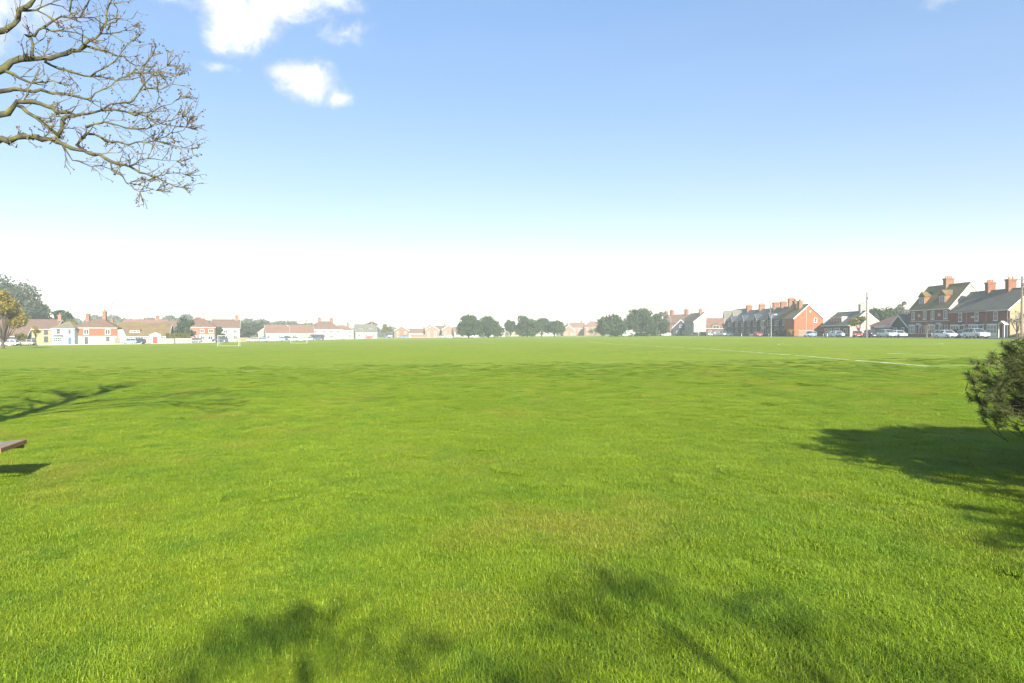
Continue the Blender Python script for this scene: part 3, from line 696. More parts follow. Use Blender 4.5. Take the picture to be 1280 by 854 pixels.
# long white bungalow
x, y = P(177, 196); h = house('long white bungalow with a deep lichen-patched brown roof and a red front door', x, y, R(16), 14.2, 9, 2.15, 5.7, 'side', M_WHITE, M_TILEL, name='bungalow', cat='bungalow')
bx = MB().prism([(2.2, -.3), (5.4, -.3), (5.4, 2.6), (3.8, 3.3), (2.2, 2.6)], -1.1, -.002, 'y').build('porch_wall', M_WHITE, h); door(h, 3.8, M_DOORR, 1.3, 2.0, y=-1.1)
window(h, -4.6, .7, 2.2, 1.2, style='triple'); window(h, -.6, .7, 2.2, 1.2, style='triple'); window(h, 6.2, .7, 1.0, 1.1, style='double')
dormer(h, -2.0, 2.8, 3.1, .75, 1.2, 2.8, M_TILE, M_TILE, gable=False, style='triple')
# red tile-hung house
x, y = P(118, 192); h = house('white house with a bright orange tile-hung upper storey and a tall chimney', x, y, R(14), 11.4, 8.2, 4.6, 7.3, 'hip', M_WHITE, M_TILE, upper=M_TILEHUNG, split=2.35, hipf=.45)
for wx in (-2.0, 3.4): window(h, wx, 2.75, 1.3, 1.5, y=-.05, style='double')
window(h, 3.4, .75, 1.1, 1.4, style='sash', trim=M_GREYTRIM); door(h, -2.0, M_DOORD); chimney(h, 1.4, 4.1, 6.2, 9.4, .85, 1.1, M_BRICKB, 3); chimney(h, -3.4, 5.6, 5.4, 8.7, .9, .9, M_BRICKB, 1)
ln = MB().prism([(5.75, -.4), (8.3, -.4), (8.3, 1.6), (7.1, 4.2), (5.75, 4.2)], .4, 6.0, 'y').build('side_wing', M_WHITE, h)
# pale blue house and cream house
x, y = P(79, 188); h = house('pale blue-white house with dark sash windows beside the orange tile-hung house', x, y, R(12), 5.6, 8, 4.45, 6.6, 'hip', M_PALEBLUE, M_SLATEL, hipf=.5)
window(h, -1.2, 2.9, 1.0, 1.35, trim=M_GREYTRIM); bay(h, -1.2, 2.0, [.75], [2.0], M_PALEBLUE, .5, n=2); window(h, 1.6, 2.9, .8, 1.2, trim=M_GREYTRIM); door(h, 1.7, M_DOORB)
x, y = P(49, 188); h = house('cream-yellow house with a drainpipe and a long brown roof beside the pale blue house', x, y, R(12), 8.0, 8.5, 4.35, 6.9, 'side', M_CREAM, M_TILE)
for wx in (1.7,): window(h, wx, 2.9, 1.0, 1.2, trim=M_DOORD); window(h, wx, .8, 1.0, 1.5, trim=M_DOORD)
window(h, -2.4, 2.9, 1.0, 1.2); door(h, -1.4, M_DOORD); MB().tube([(2.7, -.07, 0), (2.7, -.07, 4.2)], .06, 6).build('drainpipe', M_GREYTRIM, h); chimney(h, 3.6, 4.2, 5.6, 8.4, .8, 1.1, M_BRICKP, 3)
# garage court and roofs at the left edge
x, y = P(10, 184); h = house('low dark garage block with white fascia and brown roof beside the yellow tree', x, y, R(14), 9.0, 7, 2.5, 5.4, 'side', M_BOARD, M_TILE, name='garage', cat='garage')
for wx in (-2.8, .6): MB().box(wx - 1.2, wx + 1.2, -.05, -.003, 0, 2.0).build('garage_door', M_DOORD, h)
x, y = P(-6, 186); h = house('red brick house with brown roof behind the leafy yellow tree', x, y, R(20), 9.5, 8, 4.6, 7.3, 'hip', M_BRICKP, M_TILER); window(h, 2.6, 2.9, 1.3, 1.2, style='double'); window(h, -2, 2.9, 1.3, 1.2, style='double')
# ------------------------------------------------------------------ walls, fences, roads
def strip(name, pts, w, dz, m, kind='structure', label=None, cat=None):
    """A flat ribbon along a line of ground points."""
    v = []; f = []
    for i, p in enumerate(pts):
        a = Vector(pts[max(i-1, 0)]); b = Vector(pts[min(i+1, len(pts)-1)]); t = (b - a).normalized(); nx = Vector((t.y, -t.x))
        for s_ in (-1, 1):
            q = Vector(p) + nx * (s_ * w/2); v.append((q.x, q.y, gz(q.x) + dz))
    for i in range(len(pts) - 1): f.append((2*i, 2*i+1, 2*i+3, 2*i+2))
    mb = MB(); mb.v = v; mb.f = f
    return tag(mb.build(name, m), label, cat, kind=kind)
M_ROAD = mat('asphalt', (.055, .055, .058), .9, (.045, .045, .048), .6, bump=.2)
M_PAVE = mat('paving', (.26, .25, .24), .9, (.21, .20, .195), .8)
M_CHALK = mat('line_chalk', (.75, .78, .68), .95, (.42, .52, .25), 1.2)
def lerp_pts(a, b, n): return [(a[0] + (b[0]-a[0])*i/n, a[1] + (b[1]-a[1])*i/n) for i in range(n+1)]
RR = lerp_pts((78.5, 30), (76.5, 200), 8) + lerp_pts((76.3, 215), (70, 330), 5) + lerp_pts((66, 350), (20, 400), 4)
strip('road', RR, 6.0, .006, M_ROAD)
strip('pavement', [(x + 4.6 + .02*i, y) for i, (x, y) in enumerate(RR[:12])], 2.6, .05, M_PAVE)
LR = [P(-120, 150), P(0, 172), P(90, 181), P(180, 186), P(260, 205), P(330, 245), P(400, 290), P(440, 326), P(500, 398), P(570, 392), P(600, 395)]
strip('road', LR, 6.0, .007, M_ROAD)
def kerb(pts, off):
    mb = MB()
    for i in range(len(pts) - 1):
        a = Vector(pts[i]); b = Vector(pts[i+1]); t = (b - a).normalized(); n = Vector((t.y, -t.x))
        for k in range(1):
            q = [a + n*off, a + n*(off+.15), b + n*(off+.15), b + n*off]
            mb.add([(p.x, p.y, gz(p.x) - .1) for p in q] + [(p.x, p.y, gz(p.x) + .12) for p in q], [(0,3,2,1), (4,5,6,7), (0,1,5,4), (1,2,6,5), (2,3,7,6), (3,0,4,7)])
    return tag(mb.build('kerb', M_CONC), kind='structure')
kerb(RR, -3.25); kerb(LR, 3.1)

def pline(pts, w=.11, seed=0):
    """Chalked pitch line with ragged edges and worn gaps."""
    rng = random.Random(seed); mb = MB(); L = 0
    for i in range(len(pts) - 1):
        a = Vector(pts[i]); b = Vector(pts[i+1]); n = max(1, int((b-a).length / .8)); t = (b-a).normalized(); nx = Vector((t.y, -t.x))
        for k in range(n):
            p = a + (b-a) * (k/n); q = a + (b-a) * ((k+1)/n); j = rng.uniform(.9, 1.1); ww = w * rng.uniform(.7, 1.35); off = rng.uniform(-.03, .03)
            if rng.random() < .16: continue
            c = [p + nx*(off-ww/2), p + nx*(off+ww/2), q + nx*(off+ww/2*j), q + nx*(off-ww/2*j)]
            mb.add([(s_.x, s_.y, gz(s_.x) + .008) for s_ in c], [(0,1,2,3)])
    return mb
lines = MB(); 
for k, (pts, w) in enumerate((
        ([(18.0, 29.4), (18.4, 45), (18.2, 65), (16.5, 82), (14.4, 98), (14.2, 128)], .15),
        ([(18.0, 29.4), (24, 29.5), (40, 29.6), (62, 29.8)], .07), ([(62, 29.8), (63, 128)], .10), ([(14.2, 128), (63, 128)], .10),
        ([(25.6, 29.6), (25.4, 46)], .11), ([(25.4, 46), (54.6, 46)], .10), ([(54.6, 46), (54.6, 29.8)], .10), ([(33, 29.6), (33, 35)], .09), ([(33, 35), (47, 35)], .09),
        ([(17.4, 79), (62.5, 79)], .06), ([(25, 128), (25, 111.5), (54, 111.5), (54, 128)], .10),
        ([(40 + 8.5*math.cos(a*.2618), 79 + 8.5*math.sin(a*.2618)) for a in range(25)], .10))):
    o = pline(pts, w, k); lines.add(o.v, o.f)
tag(lines.build('pitch_marking', M_CHALK), 'faded white chalk lines of the football pitch', None, kind='structure')
lm2 = MB(); o = pline([P(590, 150), P(622, 118)], .10, 40); lm2.add(o.v, o.f); o = pline([P(655, 170), P(700, 120)], .10, 41); lm2.add(o.v, o.f)
o = pline([P(690, 118), P(730, 104)], .10, 42); lm2.add(o.v, o.f)
tag(lm2.build('pitch_marking', M_CHALK), 'short faint chalk lines of a further pitch', None, kind='structure')

def wall_box(label, a, b, h, m, name='garden_wall', cat='wall', t=.22, cap=True):
    A = Vector((*a, 0)); B = Vector((*b, 0)); d = B - A; o = empty(name, a[0], a[1], None, math.atan2(d.y, d.x), label, cat)
    L = d.length; dz = gz(b[0]) - gz(a[0])
    n = max(1, int(L / 3)); 
    for i in range(n):
        x0 = L*i/n; x1 = L*(i+1)/n - .004; z = dz*(i+.5)/n
        MB().box(x0, x1, -t/2, t/2, -.6, z + h).build('wall_section', m, o)
        if cap: MB().box(x0, x1, -t/2 - .05, t/2 + .05, z + h + .002, z + h + .08).build('coping', M_CONC, o)
    return o
wall_box('low white garden wall beside the white bungalow porch', P(199, 188), P(218, 189), 1.3, M_WHITE)
wall_box('low white garden wall below the clipped green hedge', P(219, 190), P(240, 192), 1.35, M_WHITE)
wall_box('pale pink garden wall at the foot of the orange-red end house', (81.0, 192.5), (89.5, 192.5), 1.7, M_BRICKP)
wall_box('long pink brick wall in front of the white far bungalow', P(514, 402), P(533, 402), 2.0, M_BRICKP, cap=False)
wall_box('grey wooden side fence beside the cream gable end', (86.5, 115.5), (90.5, 118), 2.0, M_WOOD, 'fence', 'fence', .06, False)
wall_box('plain timber gate panel beside the orange tile-hung house', P(143, 186), P(150, 186.5), 1.7, M_WOOD, 'fence', 'fence', .06, False)
wall_box('dark board fence in front of the twin-chimneyed pale house', P(388, 283), P(405, 285), 2.3, M_BOARD, 'fence', 'fence', .08, False)
wall_box('low cream garden wall left of the parked white vans', P(296, 236), P(311, 240), 1.3, M_CREAM)
wall_box('low brick front wall before the nearest brick cottages', (84.6, 121.5), (84.6, 136), .7, M_BRICK)
wall_box('low brick front wall before the tall dormered houses', (84.6, 137), (84.6, 150), .7, M_BRICK)
wall_box('low dark front wall along the dark terrace', (78.9, 204), (78.9, 252), .8, M_BRICKD)

# ------------------------------------------------------------------ goals, poles, lamps, posts
def goal(px, d, rz, label):
    x, y = P(px, d); g = empty('football_goal', x, y, None, rz, label, 'goal', 'small white football goals')
    for s_ in (-1, 1):
        MB().tube([(s_*1.83, 0, -.1), (s_*1.83, 0, 1.90)], .045, 10).build('goal_post', M_CONC, g)
        MB().tube([(s_*1.83, 0, 1.82), (s_*1.83, .55, 1.80), (s_*1.83, 1.1, .04)], .025, 6).build('net_support', M_STEEL, g)
    MB().tube([(-1.89, 0, 1.89), (1.89, 0, 1.89)], .045, 10).build('crossbar', M_CONC, g)
    MB().tube([(-1.8, 1.1, .05), (1.8, 1.1, .05)], .03, 6).build('back_bar', M_STEEL, g)
goal(285.5, 121, R(4), 'white football goal standing in front of the pale house with the dark conifer')
goal(373.5, 159, R(4), 'white football goal standing in front of the long low hall and parked cars')

def telegraph_pole(x, y, h, label, arms=1):
    g = empty('telegraph_pole', x, y, None, 0, label, 'pole')
    MB().tube([(0, 0, -.5), (0, 0, h*.5), (.03, 0, h)], [.16, .14, .11], 10).build('pole', M_POLEW, g)
    for k in range(arms):
        a = MB().box(-.9, .9, -.17, -.09, h - .55 - .5*k, h - .43 - .5*k).build('crossarm', M_POLEW, g)
        for s_ in (-.8, -.45, .45, .8): MB().tube([(s_, -.13, h - .43 - .5*k), (s_, -.13, h - .22 - .5*k)], [.05, .03], 6).build('insulator', M_GREYTRIM, a)
    MB().box(-.16, .16, -.28, -.1, h - 1.5, h - 1.0).build('junction_box', M_DOORD, g)
    for k in range(6): MB().tube([(-.26, 0, h - 2.2 - .5*k), (.26, 0, h - 2.2 - .5*k)], .018, 5).build('step_iron', M_STEEL, g)
telegraph_pole(73.0, 140, 9.4, 'tall wooden telegraph pole standing beside the parked red car', 0)
telegraph_pole(75.3, 100.5, 9.3, 'tall wooden telegraph pole with a crossarm beside the cream gable end', 1)
x, y = P(383, 262); telegraph_pole(x, y, 9.0, 'hazy wooden pole rising from the cars behind the farther goal', 0)
telegraph_pole(*P(963, 215), 10.4, 'thin wooden pole rising above the dark terrace roofs', 0)
def lamp(px, d, h, label, arm=1.0, m=None):
    x, y = P(px, d); g = empty('street_lamp', x, y, None, 0, label, 'street lamp', 'street lamps round the field'); m = m or M_STEEL
    MB().tube([(0, 0, -.3), (0, 0, 1.2), (0, 0, 1.25), (0, 0, h - .6), (.12*arm, 0, h - .15), (1.0*arm, 0, h)], [.09, .09, .06, .05, .045, .04], 8).build('column', m, g)
    MB().tube([(.85*arm, 0, h - .02), (1.0*arm, 0, h + .02), (1.55*arm, 0, h + .06), (1.65*arm, 0, h + .04)], [.04, .12, .13, .05], 8).build('lamp_head', M_TRIM, g)
    MB().box(-.05, .05, -.105, -.07, .4, .95).build('access_door', M_GREYTRIM, g)
lamp(964, 190, 6.2, 'pale street lamp with a short arm in front of the dark terrace', 1.0)
lamp(838.5, 300, 8.6, 'pale street lamp among cars beside the evergreen oaks', -.5)
lamp(598.5, 330, 6.6, 'thin street lamp among the evergreen oak trunks', .5)
lamp(362, 250, 5.6, 'short hazy street lamp in front of the long low hall', -.6)
lamp(1180.5, 118, 5.2, 'slim lamp column beside the white estate car', .6) if False else None
for k, (px, d, lab) in enumerate(((927, 225, 'short white post before the parked dark blue estate car'), (937.5, 205, 'wooden bollard beside the parked red hatchback by the terrace'), (940, 200, 'paler wooden bollard next to the one by the red hatchback'),
                                  (961, 196, 'low wooden bollard at the foot of the street lamp'), (1029, 165, 'dark wooden bollard right of the pale garden wall'), (1034, 163, 'white-topped bollard near the white hatchback'), (1131, 133, 'wooden bollard between the white car and the sapling'))):
    x, y = P(px, d); b = empty('bollard', x, y, None, 0, lab, 'bollard', 'low posts along the verge')
    MB().tube([(0, 0, -.2), (0, 0, .82), (0, 0, .9)], [.09, .09, .05], 8).build('post', M_TRIM if k in (0, 5) else M_WOOD, b)
    MB().tube([(0, 0, .62), (0, 0, .70)], .096, 8).build('reflector_band', M_TRIM if k not in (0, 5) else M_DOORR, b)

# ------------------------------------------------------------------ cars
M_TYRE = mat('tyre', (.02, .02, .02), .9); M_RIM = mat('alloy_rim', (.55, .56, .57), .35, metallic=.7)
M_CGLASS = mat('car_glass', (.03, .04, .05), .08, spec=.7); M_LAMPW = mat('headlamp', (.75, .77, .78), .15); M_LAMPR = mat('tail_lamp', (.45, .02, .02), .25); M_BLACKP = mat('black_plastic', (.03, .03, .032), .6)
PAINT = {n: mat('paint_' + n, c, .28, spec=.5, metallic=mt) for n, c, mt in (
    ('white', (.78, .79, .79), 0), ('silver', (.50, .53, .55), .35), ('grey', (.20, .22, .24), .3), ('black', (.03, .033, .04), .1), ('blue', (.06, .13, .27), .2), ('lightblue', (.30, .42, .55), .3), ('red', (.50, .03, .03), 0), ('navy', (.03, .05, .10), .1), ('beige', (.50, .42, .32), .2))}
SHAPES = {  # stations along the length: x, half width, sill z, bonnet/belt z ; cabin: x, z top, half width top
    'hatch': dict(L=4.0, W=.86, body=[(-2.0, .70, .42, .72), (-1.9, .80, .30, .80), (-1.2, .86, .22, .92), (0, .86, .20, .94), (1.2, .86, .22, .95), (1.8, .82, .28, .93), (1.98, .74, .42, .80)], cab=[(-1.05, .93), (-.35, 1.43), (.9, 1.48), (1.55, 1.36), (1.88, .95)], wr=.31, wx=1.25),
    'estate': dict(L=4.6, W=.88, body=[(-2.3, .70, .42, .68), (-2.2, .82, .28, .78), (-1.3, .88, .22, .92), (0, .88, .2, .94), (1.4, .88, .22, .96), (2.1, .84, .28, .95), (2.28, .76, .42, .82)], cab=[(-1.1, .93), (-.35, 1.42), (1.2, 1.46), (1.85, 1.38), (2.18, .96)], wr=.32, wx=1.42),
    'suv': dict(L=4.5, W=.92, body=[(-2.25, .74, .50, .85), (-2.15, .86, .36, .96), (-1.3, .92, .30, 1.08), (0, .92, .28, 1.10), (1.3, .92, .30, 1.12), (2.05, .88, .36, 1.10), (2.23, .80, .5, .95)], cab=[(-1.15, 1.09), (-.45, 1.64), (1.2, 1.70), (1.85, 1.58), (2.15, 1.12)], wr=.36, wx=1.38),
    'van': dict(L=4.9, W=.95, body=[(-2.45, .78, .45, .85), (-2.38, .88, .30, .98), (-1.7, .95, .26, 1.15), (0, .95, .25, 1.2), (1.6, .95, .25, 1.2), (2.4, .93, .28, 1.2), (2.45, .9, .4, 1.15)], cab=[(-1.75, 1.16), (-1.0, 1.88), (1.2, 1.95), (2.3, 1.93), (2.42, 1.2)], wr=.33, wx=1.55)}
def make_car(kind, paint):
    S = SHAPES[kind]; c = empty('parked_car', 0, 0, 0, 0)
    b = MB(); n = 10; B = S['body']
    for (x, hw, zs, zb) in B:
        zc = zs + (zb - zs)*.5
        prof = [(-hw*.90, zs), (-hw, zs + .10), (-hw*1.0, zc), (-hw*.97, zb - .08), (-hw*.86, zb), (hw*.86, zb), (hw*.97, zb - .08), (hw, zc), (hw, zs + .10), (hw*.90, zs)]
        b.v += [(x, y, z) for y, z in prof]
    for i in range(len(B) - 1):
        for j in range(n): b.f.append((i*n + j, i*n + (j+1) % n, (i+1)*n + (j+1) % n, (i+1)*n + j))
    b.f.append(tuple(range(n))); b.f.append(tuple((len(B)-1)*n + j for j in range(n-1, -1, -1)))
    b.build('body', paint, c, smooth=False)
    # cabin: glass block with painted roof and pillars
    C = S['cab']; W_ = S['W']; gl = MB(); tops = [C[0], C[1], C[2], C[3], C[4]]
    base = .92 if kind in ('hatch', 'estate') else C[0][1]
    def hwz(z): return W_*.90 - (z - C[0][1]) * .26
    poly = [(x, z) for x, z in tops]
    L_ = [(x, -hwz(z), z) for x, z in poly]; R_ = [(x, hwz(z), z) for x, z in poly]; k = len(poly)
    gl.add(L_ + R_, [tuple(range(k)), tuple(range(2*k - 1, k - 1, -1))] + [(i, i+k, i+1+k, i+1) for i in range(k-1)])
    gl.build('window_glass', M_CGLASS, c)
    rf = MB(); e = .018
    (x1, z1), (x2, z2), (x3, z3) = C[1], C[2], C[3]
    pts = [(x1, z1), (x2, z2), (x3, z3)]
    for i in range(2):
        (xa, za), (xb, zb) = pts[i], pts[i+1]
        rf.add([(xa, -hwz(za) - e, za + e), (xb, -hwz(zb) - e, zb + e), (xb, hwz(zb) + e, zb + e), (xa, hwz(za) + e, za + e), (xa, -hwz(za) - e, za - .07), (xb, -hwz(zb) - e, zb - .07), (xb, hwz(zb) + e, zb - .07), (xa, hwz(za) + e, za - .07)],
               [(0,1,2,3), (7,6,5,4), (0,4,5,1), (2,6,7,3), (1,5,6,2), (0,3,7,4)])
    def pillar(p, q, w):
        for s_ in (-1, 1):
            a = Vector((p[0], s_*(hwz(p[1]) + e), p[1])); d = Vector((q[0], s_*(hwz(q[1]) + e), q[1]))
            rf.tube([a, d], w, 4)
    pillar(C[0], C[1], .045); pillar(C[3], C[4], .07); 
    mid = ((C[1][0] + C[2][0])/2 + .15, (C[1][1] + C[2][1])/2); pillar((mid[0] + .05, C[0][1]), mid, .05)
    if kind == 'van':
        for s_ in (-1, 1):
            z0 = 1.15; z1_ = 1.88; x0, xx1 = -.25, 2.33
            rf.add([(x0, s_*(hwz(z0) + e), z0), (xx1, s_*(hwz(z0) + e), z0), (xx1, s_*(hwz(z1_) + e), z1_), (x0, s_*(hwz(z1_) + e), z1_), (x0, s_*(hwz(z0) - .05), z0), (xx1, s_*(hwz(z0) - .05), z0), (xx1, s_*(hwz(z1_) - .05), z1_), (x0, s_*(hwz(z1_) - .05), z1_)],
                   [(0,1,2,3), (7,6,5,4), (0,4,5,1), (1,5,6,2), (2,6,7,3), (3,7,4,0)])
    rf.build('roof', paint, c)
    for sx in (-1, 1):
        for sy in (-1, 1):
            r = S['wr']; w = MB().tube([(sx*S['wx'], sy*(W_ - .20), r), (sx*S['wx'], sy*(W_ + .02), r)], r, 16).build('wheel', M_TYRE, c)
            MB().tube([(sx*S['wx'], sy*(W_ + .0), r), (sx*S['wx'], sy*(W_ + .035), r)], [r*.66, r*.6], 12).build('rim', M_RIM, w)
    x0, xe = B[0][0], B[-1][0]; hz = B[1][3]
    for s_ in (-1, 1):
        MB().box(x0 + .02, x0 + .20, s_*.60 - .15, s_*.60 + .15, hz - .17, hz - .03).build('headlight', M_LAMPW, c)
        MB().box(xe - .14, xe + .01, s_*.66 - .10, s_*.66 + .10, hz - .14, hz + .05).build('tail_light', M_LAMPR, c)
        MB().box(C[0][0] + .35, C[0][0] + .55, s_*(W_ + .02) - .07, s_*(W_ + .02) + .07, C[0][1] + .02, C[0][1] + .16).build('wing_mirror', paint, c)
    MB().box(x0 - .03, x0 + .1, -.68, .68, .30, .46).build('bumper', M_BLACKP, c); MB().box(xe - .1, xe + .03, -.68, .68, .30, .46).build('bumper', M_BLACKP, c)
    MB().box(x0 - .045, x0 - .028, -.26, .26, .40, .51).build('number_plate', M_TRIM, c)
    return c
CARS = {}
def car(kind, colour, x, y, rz, label, cat='car', z=None):
    key = (kind, colour)
    if key not in CARS: o = CARS[key] = make_car(kind, PAINT[colour])
    else: o = copy_tree(CARS[key])
    o.location = (x, y, gz(x) + .01 if z is None else z); o.rotation_euler = (0, 0, rz)
    if kind == 'van': o.name = 'parked_van'; cat = 'van'
    tag(o, label, cat, 'cars parked round the field'); return o
AW = R(90)                      # nose towards the camera is +90 (front is -x)
def rcar(kind, col, px, X, lab, rz=AW):
    d = X * F / (px - 640); car(kind, col, X, d, rz, lab)
rcar('estate', 'white', 1183, 77.0, 'white estate car in front of the tall dormered houses')
rcar('suv', 'silver', 1220, 76.6, 'pale silver-white four-by-four in front of the nearest brick cottages')
rcar('hatch', 'silver', 1211, 78.6, 'silver hatchback half hidden behind the pale four-by-four')
rcar('suv', 'silver', 1109, 77.0, 'large silver car in front of the dark boarded bungalow')
rcar('hatch', 'white', 1123, 79.6, 'white hatchback half behind the large silver car')
rcar('hatch', 'red', 1072, 77.0, 'bright red hatchback parked beside the telegraph pole', R(70))
rcar('suv', 'black', 1089, 80.0, 'black car standing in shade before the orange brick garage', R(80))
rcar('hatch', 'white', 1047, 77.0, 'small white hatchback before the chalet bungalow')
rcar('hatch', 'silver', 1040, 79.6, 'silver hatchback tucked behind the small white one at the chalet bungalow')
rcar('hatch', 'lightblue', 1013, 76.5, 'light blue hatchback before the pale garden wall of the orange-red house', R(40))
rcar('hatch', 'red', 947, 76.2, 'red hatchback parked before the dark terrace')
rcar('estate', 'navy', 912, 75.0, 'dark blue estate car at the far end of the dark terrace', R(60))
rcar('van', 'silver', 902, 75.6, 'silver-blue van before the red tile-hung cottage', R(110))
rcar('hatch', 'white', 891, 74.0, 'white hatchback at the foot of the white gable house', R(50))
rcar('hatch', 'black', 880, 74.5, 'black hatchback at the foot of the white gable house', R(60))
rcar('hatch', 'grey', 869, 72.5, 'grey hatchback beside the bare yellow shrubs', R(60))
for px, d, kd, cl, rz, lab in ((832, 296, 'estate', 'white', 15, 'white estate car standing right of the evergreen oaks'), (815, 303, 'hatch', 'grey', 30, 'grey hatchback in the shade of the taller evergreen oaks'), (807, 300, 'hatch', 'white', 20, 'white hatchback nosing out of the evergreen oaks shade'),
                               (798, 303, 'hatch', 'blue', 15, 'blue hatchback in the shade of the taller evergreen oaks'), (784, 292, 'estate', 'silver', 5, 'silver estate car between the two big evergreen oaks'), (766, 306, 'hatch', 'silver', 5, 'silver hatchback behind the round evergreen oak trunk'), (594, 352, 'van', 'white', 5, 'white van parked behind the evergreen oak trunks'), (585, 360, 'hatch', 'white', 5, 'white hatchback left of the white van by the oaks'), (603, 348, 'suv', 'black', 5, 'black car beside the thin street lamp at the oaks'),
                               (561, 390, 'hatch', 'white', 8, 'white hatchback before the pink brick gables'), (573, 388, 'hatch', 'silver', 8, 'silver hatchback before the cream house at the oaks'), (551, 392, 'hatch', 'grey', 8, 'grey hatchback before the pink brick gables'), (505, 385, 'suv', 'blue', 10, 'blue car before the orange brick gable'), (486, 372, 'suv', 'navy', 15, 'dark blue car beside the white side gable'),
                               (453, 345, 'hatch', 'white', 20, 'white hatchback before the steep slate-roofed house'), (461, 338, 'hatch', 'red', 12, 'red hatchback before the steep slate-roofed house'), (425, 305, 'van', 'white', 14, 'white van beside the twin-chimneyed pale house'), (416, 308, 'hatch', 'black', 14, 'black hatchback beside the twin-chimneyed pale house'),
                               (397, 270, 'hatch', 'navy', 20, 'dark blue hatchback before the dark board fence'), (376, 250, 'estate', 'white', 20, 'white estate car seen through the farther goal'), (367, 246, 'hatch', 'lightblue', 22, 'pale blue hatchback seen beside the farther goal post'), (384, 258, 'hatch', 'silver', 22, 'silver hatchback just right of the farther goal'), (357, 246, 'suv', 'navy', 22, 'dark blue car left of the farther goal'), (349, 240, 'hatch', 'lightblue', 25, 'pale blue hatchback beside the white van'),
                               (339, 228, 'van', 'white', 15, 'white van parked in front of the small white gabled house'), (326, 227, 'estate', 'lightblue', 12, 'long pale blue estate car left of the white van'), (316, 224, 'hatch', 'beige', 15, 'beige hatchback beside the low cream garden wall'), (275, 208, 'suv', 'navy', 15, 'dark blue car seen through the nearer goal'), (243, 202, 'hatch', 'grey', 15, 'grey hatchback before the pale pink brick house'),
                               (172, 187, 'hatch', 'navy', 10, 'dark blue hatchback before the long white bungalow'), (162, 186, 'hatch', 'lightblue', 12, 'pale blue hatchback beside the dark one at the white bungalow'), (12, 168, 'hatch', 'white', 4, 'white hatchback before the low dark garage block'), (33, 172, 'hatch', 'beige', 4, 'beige hatchback beside the yellow bush at the cream house')):
    x, y = P(px, d); car(kd, cl, x, y, R(rz), lab)
# ------------------------------------------------------------------ trees and shrubs
M_BARK = mat('bark', (.10, .075, .055), .95, (.065, .05, .04), 5, bump=.4)
L_OAK = leaf_mat('evergreen_leaf', (.022, .040, .018), (.060, .095, .034), .15)
L_OAK2 = leaf_mat('grey_green_leaf', (.040, .055, .040), (.085, .10, .065), .15)
L_YEL = leaf_mat('yellow_leaf', (.16, .13, .02), (.30, .23, .03), .3)
L_YGR = leaf_mat('yellow_green_leaf', (.10, .11, .02), (.19, .17, .03), .3)
L_CON = leaf_mat('conifer_leaf', (.022, .045, .030), (.05, .085, .045), .1)
L_BARE = leaf_mat('twig_haze', (.10, .085, .075), (.16, .135, .11), .1)
L_ORG = leaf_mat('rusty_leaf', (.25, .12, .03), (.38, .19, .05), .3)
def rand_unit(rs, n):
    v = rs.normal(size=(n, 3)); return v / np.linalg.norm(v, axis=1)[:, None]
